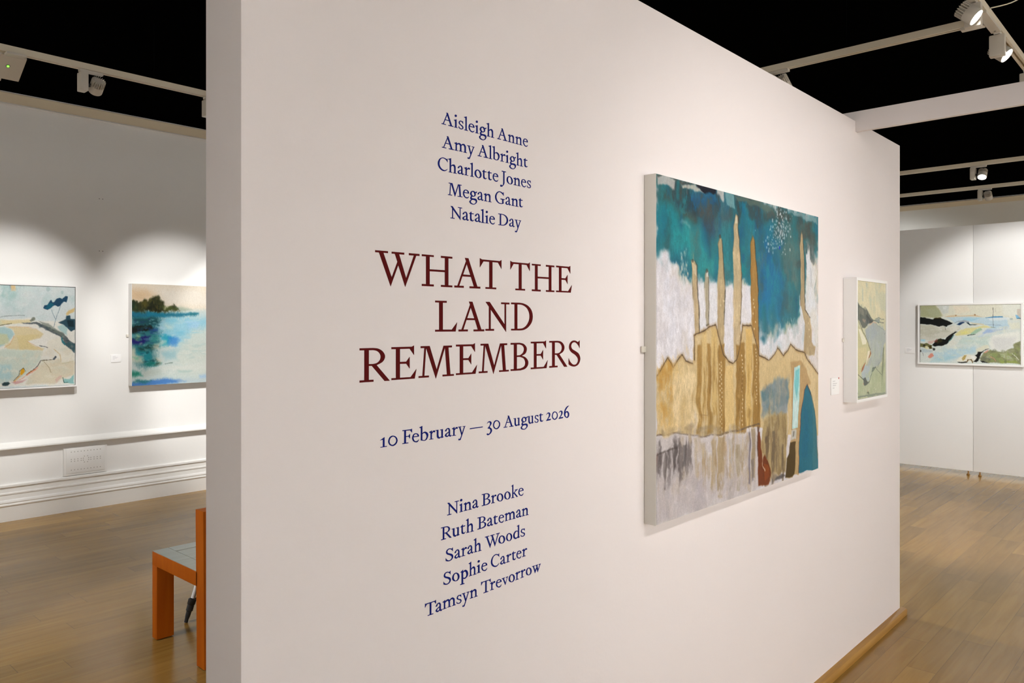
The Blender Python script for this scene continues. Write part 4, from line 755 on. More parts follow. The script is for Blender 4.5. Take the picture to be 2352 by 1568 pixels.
('p',(206,226,216),52,16,0.7,[(271,350),(353,350),(353,418),(285,411)]),
('p',(120,196,220),47,16,0.6,[(285,282),(380,288),(394,329),(339,357),(271,329)]),
('p',(110,190,220),42,12,0.5,[(285,384),(450,412),(450,440),(285,425)]),
('p',(160,206,240),52,14,0.6,[(464,329),(592,328),(578,385),(492,384)]),
('p',(150,196,206),52,14,0.7,[(244,587),(394,577),(380,652),(285,656)]),
('p',(224,228,220),62,16,0.8,[(231,715),(739,685),(739,770),(244,756)]),
('p',(150,190,186),36,8,0.6,[(394,756),(521,761),(492,774),(408,770)]),
('p',(70,190,150),36,14,0.5,[(-10,633),(54,629),(47,648)]),
('p',(20,130,106),42,14,0.9,[(-10,745),(73,755),(86,782),(22,793),(-10,788)]),
('p',(196,206,196),52,12,0.8,[(86,736),(244,749),(231,789),(99,790)]),
('p',(70,130,206),36,12,0.9,[(-23,837),(73,835),(191,828),(285,819),(408,832),(464,856),(285,873),(-23,883)]),
('p',(30,120,110),31,10,0.7,[(34,820),(164,833),(112,857),(15,839)]),
('p',(190,206,216),52,10,0.6,[(380,824),(665,852),(665,880),(394,866)]),
('p',(150,190,236),36,10,0.6,[(592,806),(739,799),(739,842),(600,835)]),
('p',(60,160,150),52,18,0.6,[(164,451),(231,451),(224,505),(178,511)]),
('l',(40,60,50),6,8,0.5,[(80,373),(158,367)]),
('l',(60,90,80),6,8,0.5,[(285,693),(346,689)])]),
'cliff': (392, 525, [
('f',(206,206,172)),
('p',(222,214,178),22,10,0.95,[(-3,-8),(447,-11),(447,170),(209,172),(122,115),(-3,93)]),
('p',(200,206,184),22,10,0.6,[(260,48),(420,39),(420,131),(312,128)]),
('p',(170,186,176),10,6,0.7,[(74,34),(86,41),(86,91),(68,87)]),
('p',(150,166,160),6,4,0.7,[(116,7),(137,7),(137,33),(122,24)]),
('p',(172,180,176),10,6,0.95,[(110,222),(221,184),(312,201),(379,223),(420,215),(420,267),(365,293),(338,370),(260,393),(196,399),(134,380),(190,336),(171,293),(122,259)]),
('p',(160,172,180),19,10,0.6,[(122,222),(221,193),(273,240),(184,273),(134,259)]),
('p',(186,196,176),16,10,0.6,[(209,264),(338,275),(312,352),(209,366)]),
('p',(200,196,150),13,8,0.9,[(-3,197),(50,214),(122,255),(171,302),(146,347),(74,398),(15,424),(-3,423)]),
('p',(220,206,160),13,8,0.7,[(15,302),(122,296),(134,346),(38,392)]),
('p',(182,190,158),16,10,0.9,[(-3,431),(86,447),(196,411),(260,393),(434,378),(434,527),(-3,519)]),
('p',(176,186,150),16,8,0.7,[(146,422),(420,417),(420,513),(184,507)]),
('p',(176,190,196),8,6,0.9,[(56,413),(110,379),(209,387),(196,420),(171,448),(98,448),(68,438)]),
('p',(96,102,94),5,5,0.93,[(12,92),(40,108),(86,123),(110,113),(140,131),(184,159),(221,176),(209,187),(146,193),(110,214),(74,214),(38,181),(12,169)]),
('p',(140,140,126),6,5,0.7,[(32,116),(86,127),(98,156),(38,149)]),
('p',(200,168,146),5,4,0.7,[(74,169),(116,172),(110,189),(80,181)]),
('p',(66,72,70),3,4,0.9,[(122,148),(184,172),(221,180),(146,193),(122,181)]),
('r',60,[(224,216,182),(206,206,176),(190,200,180),(230,222,190)],22,30,0.4,[(15,-1),(406,-5),(406,171),(209,168),(110,115),(15,88)]),
('r',50,[(166,178,178),(184,194,178),(176,184,190),(160,172,168)],20,26,0.4,[(134,222),(221,189),(365,214),(365,284),(312,369),(209,391),(196,302)]),
('r',50,[(180,190,150),(196,202,170),(168,180,146)],18,26,0.4,[(15,440),(209,408),(420,382),(420,518),(15,512)]),
('r',16,[(70,76,72),(120,126,116),(90,100,104)],9,16,0.5,[(21,108),(110,123),(196,172),(122,197),(38,165)]),
('l',(80,88,84),3.5,3,0.85,[(221,178),(273,184),(372,186)]),
('l',(90,104,104),3,3,0.8,[(247,174),(299,163),(338,169),(372,171)]),
('p',(120,136,138),5,4,0.7,[(247,176),(312,165),(312,184),(260,184)]),
('l',(230,160,130),3,3,0.8,[(171,195),(221,184),(260,193)]),
('l',(80,80,66),4,3,0.9,[(15,173),(44,197),(86,234),(134,264),(177,310)]),
('p',(236,232,210),3,3,0.95,[(21,213),(50,218),(128,272),(122,284),(74,287),(44,246)]),
('p',(236,226,205),3,3,0.95,[(146,314),(171,314),(153,355),(128,379),(128,355)]),
('p',(146,84,40),3,3,0.9,[(177,310),(190,327),(165,347),(153,347),(174,327)]),
('l',(70,60,50),3,2.5,0.8,[(153,347),(128,379)]),
('p',(160,96,60),3,3,0.9,[(104,370),(116,366),(86,398),(56,409),(68,389)]),
('l',(60,66,60),3,2.5,0.9,[(15,415),(50,429),(86,443),(134,456)]),
('p',(86,92,88),5,5,0.9,[(86,439),(116,435),(140,452),(171,454),(122,468),(92,466)]),
('l',(70,84,80),3,2.5,0.9,[(165,454),(202,420),(209,399),(260,393)]),
('p',(90,106,94),5,4,0.7,[(209,395),(260,393),(221,412),(196,415)]),
('l',(110,116,104),3,3,0.8,[(247,392),(273,406),(338,430)]),
('l',(100,110,100),2.5,3,0.8,[(273,398),(305,369)]),
('p',(120,130,106),5,5,0.7,[(359,306),(379,297),(372,371),(345,457),(338,413)]),
('l',(96,104,98),2.5,3,0.8,[(365,293),(359,340),(338,366)]),
('l',(140,150,140),3,3,0.7,[(260,193),(338,214),(379,223)]),
('l',(110,120,110),3,3,0.6,[(379,241),(420,219)]),
('l',(224,226,206),2,1.5,0.9,[(323,438),(317,516)]),
('d',(80,86,70),5,0.8,[(15,500),(140,504),(153,503),(159,508)]),
('p',(120,130,120),5,4,0.7,[(5,512),(209,513),(406,519),(406,526),(5,520)]),
('d',(210,120,100),3,0.8,[(146,496),(86,460)]),
('d',(228,232,214),3,0.8,[(241,487),(250,494)])]),
'estuary': (884, 589, [
('f',(214,222,216)),
('p',(224,224,206),40,10,1,[(-5,-20),(890,-17),(890,152),(552,125),(-5,126)]),
('p',(232,222,200),32,10,0.8,[(308,11),(420,3),(465,64),(330,88)]),
('p',(228,232,222),40,10,0.8,[(724,-6),(890,-8),(890,128),(745,112)]),
('p',(164,168,128),28,10,0.9,[(-2,-15),(137,-10),(188,56),(212,112),(128,132),(-2,111)]),
('p',(172,178,146),24,8,0.7,[(52,33),(165,35),(193,102),(100,112)]),
('p',(204,212,208),24,8,0.8,[(156,-7),(267,0),(267,77),(221,97),(188,51)]),
('p',(222,228,226),16,6,0.8,[(212,15),(248,10),(244,41),(216,41)]),
('p',(186,212,224),16,8,0.9,[(248,128),(398,114),(574,130),(766,127),(791,234),(724,244),(596,205),(465,175),(330,185)]),
('p',(150,204,226),20,8,0.6,[(398,134),(552,130),(465,170),(398,154)]),
('p',(222,232,234),12,6,0.8,[(596,131),(787,127),(808,147),(639,161)]),
('p',(216,196,160),8,6,0.9,[(230,123),(267,108),(326,98),(344,106),(398,106),(465,102),(509,100),(565,123),(465,115),(375,114),(285,123)]),
('d',(150,110,70),8,0.8,[(330,104),(502,103)]),
('p',(60,136,190),6,4,0.95,[(587,128),(660,119),(736,117),(738,127),(596,133)]),
('p',(120,180,220),8,5,0.9,[(841,103),(865,108),(882,137),(849,142)]),
('p',(206,196,182),8,4,0.9,[(857,50),(882,48),(884,133),(857,108)]),
('p',(60,96,120),6,3,0.8,[(857,135),(886,133),(886,145),(857,141)]),
('d',(150,170,170),8,0.6,[(805,144),(816,142)]),
('p',(206,206,192),16,8,0.95,[(0,194),(90,200),(156,215),(212,210),(239,236),(285,205),(357,215),(375,240),(321,276),(262,312),(221,333),(147,349),(100,360),(0,356)]),
('p',(192,192,172),20,8,0.7,[(0,200),(128,210),(156,277),(0,330)]),
('p',(222,222,214),12,6,0.8,[(170,225),(221,215),(235,246),(193,261)]),
('p',(224,224,212),12,8,0.8,[(262,225),(330,200),(366,235),(285,276)]),
('p',(8,12,10),8,9,1,[(0,116),(48,122),(81,137),(118,148),(142,127),(184,123),(230,149),(280,174),(305,185),(280,195),(262,205),(239,223),(212,210),(184,218),(142,210),(100,200),(52,192),(0,187)]),
('p',(84,72,20),10,7,0.8,[(118,143),(147,125),(193,125),(202,138),(156,133)]),
('p',(16,50,90),8,6,0.95,[(339,197),(366,175),(398,170),(407,180),(366,205)]),
('p',(150,156,166),10,7,0.8,[(312,185),(357,159),(402,154),(447,170),(447,195),(416,175),(357,169)]),
('p',(20,44,56),6,5,0.9,[(420,180),(442,180),(460,197),(522,198),(500,205),(451,205)]),
('p',(214,198,160),10,6,0.8,[(465,180),(509,185),(578,195),(574,205),(487,195)]),
('p',(220,214,150),12,7,0.9,[(326,296),(371,256),(420,235),(509,225),(578,210),(660,225),(517,240),(465,285),(420,301),(330,312)]),
('p',(226,222,120),16,8,0.5,[(375,276),(420,260),(442,286),(380,291)]),
('p',(150,190,160),12,7,0.8,[(460,285),(509,245),(552,235),(561,250),(509,285),(469,300)]),
('l',(40,60,54),7,6,0.8,[(433,306),(460,300),(504,293)]),
('p',(160,186,222),20,8,0.9,[(565,275),(604,245),(724,235),(791,210),(783,234),(703,259),(578,290)]),
('p',(182,210,224),16,8,0.8,[(673,200),(787,195),(791,215),(690,240),(613,240)]),
('p',(186,204,232),20,8,0.6,[(526,315),(578,285),(570,329),(535,330)]),
('l',(120,136,170),4,4,0.6,[(587,200),(724,203)]),
('p',(190,214,206),48,12,0.7,[(330,332),(639,304),(617,413),(487,411),(330,393)]),
('p',(178,210,222),48,12,0.9,[(165,463),(285,440),(487,406),(522,465),(411,513),(285,562),(100,578),(128,500)]),
('p',(160,204,216),32,10,0.6,[(147,541),(285,516),(321,525),(239,569),(100,578)]),
('p',(222,224,212),24,10,0.8,[(276,368),(348,317),(393,331),(330,398),(239,441)]),
('r',70,[(226,230,218),(204,216,214),(216,222,204),(190,212,216)],40,16,0.4,[(147,422),(330,327),(596,314),(849,157),(882,263),(639,363),(465,416),(285,547),(109,567)]),
('r',40,[(196,196,180),(214,214,204),(182,184,164)],30,18,0.4,[(5,215),(193,225),(330,225),(239,307),(100,350),(5,346)]),
('p',(8,10,8),8,10,1,[(121,407),(156,365),(193,339),(230,348),(258,317),(294,287),(330,266),(348,271),(312,297),(285,343),(262,384),(225,413),(170,421),(137,425)]),
('p',(14,90,86),10,6,0.7,[(267,368),(308,307),(317,302),(285,358),(239,405)]),
('p',(60,56,20),12,10,0.7,[(147,370),(193,339),(212,359),(170,401)]),
('p',(120,56,50),8,6,0.7,[(137,365),(165,344),(170,370),(142,386)]),
('p',(214,178,164),12,8,0.8,[(71,371),(128,355),(142,360),(118,391),(81,397)]),
('p',(96,94,50),10,9,0.9,[(0,393),(38,398),(62,387),(90,402),(118,412),(109,448),(76,433),(52,444),(0,430)]),
('p',(222,218,170),8,6,0.9,[(48,429),(71,418),(81,449),(52,455)]),
('p',(70,56,10),8,6,0.9,[(81,423),(109,412),(118,443),(90,449)]),
('d',(30,30,26),12,0.8,[(41,418),(128,453),(5,471)]),
('p',(150,206,230),12,6,0.7,[(5,351),(52,351),(43,377),(5,372)]),
('p',(178,196,202),16,8,0.8,[(10,450),(109,464),(128,463),(100,485),(19,487)]),
('p',(222,140,120),8,7,0.9,[(71,527),(100,495),(118,495),(133,520),(100,542),(86,542)]),
('l',(120,110,110),4,5,0.7,[(24,492),(31,523)]),
('p',(232,234,226),28,10,0.9,[(617,374),(656,314),(766,274),(886,263),(886,360),(832,390),(766,464),(715,466),(639,443)]),
('p',(212,214,212),40,12,0.8,[(647,334),(849,312),(832,390),(757,460),(664,432)]),
('p',(226,226,204),28,10,0.7,[(787,186),(870,166),(878,234),(816,244)]),
('p',(222,222,200),16,8,0.9,[(509,445),(578,404),(613,403),(621,433),(552,464),(517,480)]),
('p',(232,230,214),16,8,0.9,[(339,571),(357,530),(411,498),(465,501),(509,515),(517,560),(465,572)]),
('p',(180,156,86),10,8,0.9,[(380,539),(402,508),(425,507),(411,548),(389,559)]),
('p',(238,238,234),10,6,0.9,[(460,512),(500,511),(513,545),(491,551)]),
('p',(136,140,100),16,10,0.97,[(544,534),(578,474),(630,448),(703,466),(749,470),(774,450),(828,419),(832,390),(861,370),(886,362),(886,573),(617,574),(552,554)]),
('p',(112,116,96),16,9,0.8,[(548,524),(604,503),(639,561),(561,559)]),
('p',(140,156,100),16,9,0.8,[(613,473),(664,477),(707,530),(808,556),(724,573),(664,531)]),
('p',(196,200,180),10,7,0.8,[(703,481),(766,484),(828,531),(787,537),(724,514)]),
('p',(150,170,70),16,9,0.6,[(703,554),(849,545),(870,569),(724,573)]),
('r',50,[(120,126,86),(156,164,112),(104,108,90),(180,184,150),(140,160,90)],22,16,0.5,[(561,529),(639,457),(828,434),(878,375),(878,559),(639,566)]),
('p',(10,10,8),8,8,1,[(500,506),(522,490),(526,470),(561,469),(596,443),(621,438),(578,459),(552,489),(544,524),(530,560),(509,570),(482,566),(509,550),(522,525)]),
('l',(90,60,10),9,6,0.9,[(425,573),(442,547),(469,549),(478,576)]),
('p',(16,14,10),8,5,0.9,[(348,575),(420,568),(429,580),(348,583)]),
('p',(10,10,8),8,6,0.9,[(544,554),(578,561),(621,574),(561,576)]),
('p',(224,150,130),8,6,0.85,[(578,474),(613,448),(615,458),(591,478)]),
('l',(216,150,130),7,6,0.8,[(634,517),(664,531),(675,555)]),
('l',(222,222,210),5,4,0.8,[(816,483),(849,511),(870,540)]),
('l',(110,112,90),4,4,0.8,[(824,478),(822,507)]),
('l',(70,70,80),3,2.5,0.95,[(654,35),(657,67),(656,126),(658,220)]),
('l',(90,90,80),5,4,0.8,[(654,35),(655,54)]),
('l',(120,124,90),4,3,0.8,[(639,221),(673,224)]),
('l',(150,150,140),3,3,0.6,[(677,42),(677,77)]),
('l',(70,60,50),4,3,0.7,[(235,225),(237,251)])])}
def s2l(c):
    c = np.asarray(c, float)/255
    return np.where(c <= .04045, c/12.92, ((c+.055)/1.055)**2.4)

class Canvas:
    """a small painter: flat colours, soft-edged strokes and glazes on a grid, in millimetres"""
    def __init__(s, w, h, nx, ny, seed):
        s.grit = .018 if w > 1000 else .006
        s.w, s.h, s.nx, s.ny = w, h, nx, ny
        s.rng = np.random.default_rng(seed)
        s.X, s.Y = np.meshgrid((np.arange(nx)+.5)/nx*w, (np.arange(ny)+.5)/ny*h)
        s.C = np.zeros((ny, nx, 3)) + 200
        s.w1 = s.noise(60, 60, 3); s.w2 = s.noise(60, 60, 3)
        s.edge = s.noise(7, 16, 3)
    def noise(s, sx, sy, oct=4):
        out = np.zeros((s.ny, s.nx)); amp = 1; tot = 0
        for o in range(oct):
            gx, gy = int(s.w/sx*2**o)+3, int(s.h/sy*2**o)+3
            if gx > s.nx*2 or gy > s.ny*2: break
            g = s.rng.random((gy, gx))
            fx = s.X/s.w*(gx-1.001); fy = s.Y/s.h*(gy-1.001)
            ix, iy = fx.astype(int), fy.astype(int); tx, ty = fx-ix, fy-iy
            tx = tx*tx*(3-2*tx); ty = ty*ty*(3-2*ty)
            v = (g[iy, ix]*(1-tx)+g[iy, ix+1]*tx)*(1-ty)+(g[iy+1, ix]*(1-tx)+g[iy+1, ix+1]*tx)*ty
            out += amp*v; tot += amp; amp *= .55
        out /= tot
        return (out-out.mean())/(out.std()+1e-9)
    def win(s, x0, y0, x1, y1):
        i0 = max(0, int(x0/s.w*s.nx)-1); i1 = min(s.nx, int(x1/s.w*s.nx)+2)
        j0 = max(0, int(y0/s.h*s.ny)-1); j1 = min(s.ny, int(y1/s.h*s.ny)+2)
        return (slice(j0, j1), slice(i0, i1)) if i1 > i0 and j1 > j0 else None
    def lay(s, q, a, col):
        tex = 1 + s.grit*s.edge[q][..., None]
        s.C[q] = s.C[q]*(1-a[..., None]) + np.clip(np.asarray(col, float)*tex, 0, 255)*a[..., None]
    def segd(s, px, py, pts, closed):
        best = np.full(px.shape, 1e9); inside = np.zeros(px.shape, bool)
        n = len(pts)
        for i in range(n if closed else n-1):
            (ax, ay), (bx, by) = pts[i], pts[(i+1) % n]
            dx, dy = bx-ax, by-ay; L = dx*dx+dy*dy+1e-9
            t = np.clip(((px-ax)*dx+(py-ay)*dy)/L, 0, 1)
            best = np.minimum(best, (px-ax-t*dx)**2+(py-ay-t*dy)**2)
            if closed and ay != by:
                inside ^= ((ay > py) != (by > py)) & (px < (bx-ax)*(py-ay)/(by-ay)+ax)
        return np.sqrt(best), inside
    def run(s, ops):
        for op in ops:
            k = op[0]
            if k == 'f':
                s.lay((slice(None), slice(None)), np.ones((s.ny, s.nx)), op[1])
            elif k in 'pl':
                if k == 'p': _, col, soft, warp, al, pts = op; wd = 0
                else: _, col, wd, soft, al, pts = op; warp = 5
                m = soft*2+warp*2+wd+4
                xs = [p[0] for p in pts]; ys = [p[1] for p in pts]
                q = s.win(min(xs)-m, min(ys)-m, max(xs)+m, max(ys)+m)
                if q is None: continue
                px = s.X[q]+s.w1[q]*warp*.28; py = s.Y[q]+s.w2[q]*warp*.28
                d, ins = s.segd(px, py, pts, k == 'p')
                if k == 'p': sd = np.where(ins, d, -d)
                else: sd = wd*.5*(1+.2*s.edge[q])-d
                a = np.clip(sd/max(soft, .8)+.5+.07*s.edge[q]*(soft > 3), 0, 1)
                s.lay(q, a*a*(3-2*a)*al, col)
            elif k == 'g':
                _, col, al, cx, cy, rx, ry = op
                q = s.win(cx-2.4*rx, cy-2.4*ry, cx+2.4*rx, cy+2.4*ry)
                if q is None: continue
                px = s.X[q]+s.w1[q]*rx*.22; py = s.Y[q]+s.w2[q]*ry*.22
                r2 = ((px-cx)/rx)**2+((py-cy)/ry)**2
                s.lay(q, np.clip(np.exp(-r2*1.1)*1.25+.10*s.edge[q]*np.exp(-r2*.7), 0, 1)*al, col)
            elif k == 'n':
                _, col, al, sx, sy = op
                s.lay((slice(None), slice(None)), np.clip(s.noise(sx, sy, 3)*.22, 0, .6)*al, col)
            elif k == 'm':
                _, col, al, sx, sy, x0, y0, x1, y1 = op
                q = s.win(x0, y0, x1, y1)
                n = s.noise(sx, sy)[q]
                base = s.C[q]
                same = np.exp(-((base-base.mean((0, 1)))**2).sum(-1)/6000)
                s.lay(q, np.clip(n*.5, 0, 1)*al*same, col)
            elif k == 'r':
                _, n, cols, rx, ry, al, pts = op
                P = np.array(pts, float); lo, hi = P.min(0), P.max(0)
                done = 0
                for _ in range(n*6):
                    if done >= n: break
                    cx, cy = s.rng.uniform(lo, hi)
                    d, ins = s.segd(np.array([cx]), np.array([cy]), pts, True)
                    if not ins[0]: continue
                    done += 1
                    a_, b_ = rx*s.rng.uniform(.5, 1.5), ry*s.rng.uniform(.5, 1.5)
                    col = np.array(cols[s.rng.integers(len(cols))], float)+s.rng.normal(0, 4)
                    q = s.win(cx-2*a_, cy-2*b_, cx+2*a_, cy+2*b_)
                    if q is None: continue
                    r2 = ((s.X[q]-cx+s.w1[q]*a_*.3)/a_)**2+((s.Y[q]-cy+s.w2[q]*b_*.3)/b_)**2
                    s.lay(q, np.clip((1.15-r2)*.9+.25*s.edge[q], 0, 1)*al, col)
            elif k == 'd':
                _, col, r, al, pts = op
                for cx, cy in pts:
                    q = s.win(cx-2*r, cy-2*r, cx+2*r, cy+2*r)
                    if q is None: continue
                    d = np.hypot(s.X[q]-cx+s.w1[q]*r*.3, s.Y[q]-cy+s.w2[q]*r*.3)
                    s.lay(q, np.clip((r-d)/2+.5, 0, 1)*al, col)
            elif k == 'k':
                _, col, n, pts, sp, r = op
                for poly in pts:
                    for _ in range(n):
                        p = poly[s.rng.integers(len(poly))]
                        cx, cy = p[0]+s.rng.normal()*sp, p[1]+s.rng.normal()*sp
                        rr = r*s.rng.uniform(.3, 1)
                        q = s.win(cx-2*rr, cy-2*rr, cx+2*rr, cy+2*rr)
                        if q is None: continue
                        d = np.hypot(s.X[q]-cx, (s.Y[q]-cy)*.8)
                        s.lay(q, np.clip((rr-d)/2+.5, 0, 1)*.55, col)

def painted_canvas(name, key, nx, ny, seed, place, parent, mat, gain=1.0, label=None):
    """the painted face: a fine grid whose points carry the paint colours"""
    w, h, ops = ART[key]
    cv = Canvas(w, h, nx, ny, seed); cv.run(ops)
    L = s2l(np.clip(cv.C*(1+.012*cv.noise(4, 4, 2)[..., None]), 0, 255))*gain
    gx, gy = nx+1, ny+1
    Lp = np.pad(L, ((0, 1), (0, 1), (0, 0)), mode='edge')
    U, V = np.meshgrid(np.linspace(0, w, gx)/1000, np.linspace(0, h, gy)/1000)
    off = WLOC(parent)
    P = place(U.ravel(), V.ravel()) - np.array(off)[None]
    i = np.arange(nx)[None, :] + np.arange(ny)[:, None]*gx
    F = np.stack([i, i+gx, i+gx+1, i+1], -1).reshape(-1, 4)
    me = bpy.data.meshes.new(name)
    me.vertices.add(gx*gy); me.vertices.foreach_set('co', P.astype(np.float32).ravel())
    me.loops.add(F.size); me.loops.foreach_set('vertex_index', F.astype(np.int32).ravel())
    me.polygons.add(len(F)); me.polygons.foreach_set('loop_start', np.arange(0, F.size, 4, dtype=np.int32))
    me.update(calc_edges=True); me.validate()
    at = me.color_attributes.new('paint', 'FLOAT_COLOR', 'POINT')
    at.data.foreach_set('color', np.concatenate([np.clip(Lp, 0, .95).reshape(-1, 3), np.ones((gx*gy, 1))], 1).astype(np.float32).ravel())
    me.materials.append(mat)
    o = bpy.data.objects.new(name, me); COL.objects.link(o); o.parent = parent
    return o

# the large canvas on the partition
t = thing('canvas_painting', 'large unframed canvas of tan spires against a teal sky, on the partition wall', 'painting', (XP, 2.527, .926), 'paintings')
MB().box(XP + .001, 1.9215, .9255, -1.2012, 3.133, 1.938, .0012).build('stretched_canvas', M['canvas_edge'], t, label='off-white canvas edge')
painted_canvas('painted_face', 'city', 440, 640, 5, lambda u, v: np.stack([np.full_like(u, -1.2004), 1.9215+.0015+u*.9975, 1.938-.0012-v*.9975], 1), t, painted_material('oil_paint_spires'), 0.85, 'painted face')
mp_ = MB().obox((XP + .004, 1.912, 1.432), (1, 0, 0), (0, 1, 0), (0, 0, 1), .003, .010, .009, .001); mp_.build('mirror_plate', M['clip'], t)

# the small deep-framed painting near the end of the partition
t = thing('framed_painting', 'small upright painting of pale cliffs in a deep white box frame, by the partition end', 'painting', (XP, 3.74, 1.162), 'paintings')
fn = lambda a, z, d: (d, a, z)
MB().frame((3.524, 1.162), (3.945, 1.713), .013, fn, XP + .001, -1.183).build('frame', M['frame'], t)
MB().box(XP + .002, 3.536, 1.174, -1.190, 3.933, 1.701).build('backing_board', M['canvas_edge'], t)
painted_canvas('painted_face', 'cliff', 180, 300, 11, lambda u, v: np.stack([np.full_like(u, -1.188), 3.5390+u, 1.7005-v], 1), t, painted_material('oil_paint_cliffs'), 0.88)
MB().obox((XP + .003, 3.518, 1.437), (1, 0, 0), (0, 1, 0), (0, 0, 1), .002, .008, .008, .001).build('mirror_plate', M['clip'], t)

# the coast painting on the left wall
P2R, P2T = 2.2302, 1.808
t = thing('framed_painting', 'white-framed painting of a sandy coast with one dark tree, cut by the left picture edge', 'painting', (XW, 1.80, 1.010), 'paintings')
MB().frame((P2R - .896, 1.012), (P2R + .016, 1.824), .012, fn, XW + .001, -6.812).build('frame', M['frame'], t)
MB().box(XW + .002, P2R - .884, 1.022, -6.826, P2R + .004, 1.818).build('backing_board', M['joint'], t)
painted_canvas('painted_face', 'coast', 300, 270, 21, lambda u, v: np.stack([np.full_like(u, -6.818), P2R-.88+u, P2T-v], 1), t, painted_material('oil_paint_coast'), 0.8)

# the lake painting on the left wall
P3L, P3T, P3B = 2.6730, 1.8599, 0.9877
t = thing('canvas_painting', 'unframed painting of a blue lake below dark trees, half hidden by the partition', 'painting', (XW, P3L + .44, P3B), 'paintings')
MB().box(XW + .001, P3L, P3B, -6.823, P3L + .88, P3T, .002).build('stretched_canvas', M['frame'], t)
painted_canvas('painted_face', 'lake', 300, 300, 31, lambda u, v: np.stack([np.full_like(u, -6.8222), P3L+.002+u*.996, P3T-.002-v*.996], 1), t, painted_material('oil_paint_lake'), 0.7)
MB().obox((XW + .006, P3L - .010, 1.415), (1, 0, 0), (0, 1, 0), (0, 0, 1), .005, .010, .012, .002).build('mirror_plate', M['clip'], t)

# ------------------------------------------------------------------ far display panels
YN = 8.84
def display_panel(x0, x1, label):
    t = thing('display_panel', label, 'display panel', ((x0+x1)/2, YN, 0), 'white display panels')
    MB().box(x0, YN, .044, x1, YN + .05, 2.507, .002).build('board', M['panel'], t)
    for x in (x0 + .055, x1 - .045):
        MB().lathe((x, YN + .016, 0), (0, 0, 1), ((0, .013), (.004, .016), (.010, .016), (.014, .010), (.020, .007), (.046, .007)), 20).build('levelling_foot', M['brass'], t, label='brass levelling foot')
display_panel(-3.0645, -1.8465, 'left one of the white display panels at the far right, partly behind the partition')
display_panel(-1.8445, -.6245, 'right one of the white display panels at the far right, running out of the picture')
fy = lambda a, z, d: (a, d, z)
t = thing('framed_painting', 'wide white-framed painting of a pale estuary with black rocks, on the far display panels', 'painting', (-1.88, YN, 1.104), 'paintings')
MB().frame((-2.342, 1.104), (-1.418, 1.726), .016, fy, YN - .001, 8.798).build('frame', M['frame'], t)
MB().box(-2.33, 8.812, 1.116, -1.43, YN - .002, 1.714).build('backing_board', M['joint'], t)
painted_canvas('painted_face', 'estuary', 320, 210, 41, lambda u, v: np.stack([-2.3212+u, np.full_like(u, 8.806), 1.709-v], 1), t, painted_material('oil_paint_estuary'), 0.9)

# ------------------------------------------------------------------ labels beside the paintings
def wall_card(label, c, n, a0, a1, z0, z1, dot=False):
    """c: point on the wall; n: wall normal; a: run along the wall"""
    along = (0, 1, 0) if abs(n[0]) else (1, 0, 0)
    put = lambda d, a, z: (c + n[0]*d, a, z) if abs(n[0]) else (a, c + n[1]*d, z)
    t = thing('wall_label', label, 'label', put(0, (a0+a1)/2, z0), 'picture labels')
    MB().obox(put(.0025, (a0+a1)/2, (z0+z1)/2), n, along, (0, 0, 1), .002, (a1-a0)/2, (z1-z0)/2, .0005).build('card', M['card'], t)
    lt = MB(); w, h = a1-a0, z1-z0
    for f, l in ((.80, .30), (.66, .52), (.55, .42), (.40, .2)):
        lt.obox(put(.0048, a0+w*.18+w*l/2, z0+h*f), n, along, (0, 0, 1), .0002, w*l/2, h*.022)
    lt.build('printed_lines', M['ink'], t)
    if dot:
        MB().lathe(put(.0044, a1-.006, z1-.004), n, ((0, .0042), (.0008, .0042)), 16).build('red_dot', M['dot'], t, label='red dot')
wall_card('small white label with a red dot, between the two paintings on the partition', XP, (1, 0, 0), 3.371, 3.463, 1.203, 1.276, True)
wall_card('small white label left of the wide estuary painting', YN, (0, -1, 0), -2.475, -2.382, 1.210, 1.271)
wall_card('faint white label left of the lake painting on the left wall', XW, (1, 0, 0), 2.530, 2.610, 1.192, 1.256)

# ------------------------------------------------------------------ wall vent
t = thing('wall_vent', 'white perforated vent plate low on the left wall under the dado ledge', 'vent', (XW, 2.33, .297))
MB().frame((2.165, .290), (2.495, .512), .022, fn, XW + .001, XW + .012).build('rim', M['vent'], t)
MB().box(XW + .001, 2.185, .305, XW + .016, 2.478, .500, .002).build('plate', M['vent'], t)
vh = MB()
def vhole(y, z):
    vh.lathe((XW + .0150, y, z), (1, 0, 0), ((0, .0042), (.0014, .0042)), 10)
for k in range(10):
    y = 2.222 + k*.0245
    vhole(y, .478); vhole(y, .332)
    if k not in (4, 5):
        vhole(y, .418); vhole(y, .402)
for dy, dz in ((-.012, .024), (.012, .024), (-.02, .008), (.02, .008), (-.02, -.008), (.02, -.008), (-.012, -.024), (.012, -.024)):
    vhole(2.332 + dy, .410 + dz)
vh.build('perforation', M['perforation'], t, label='grey vent holes')

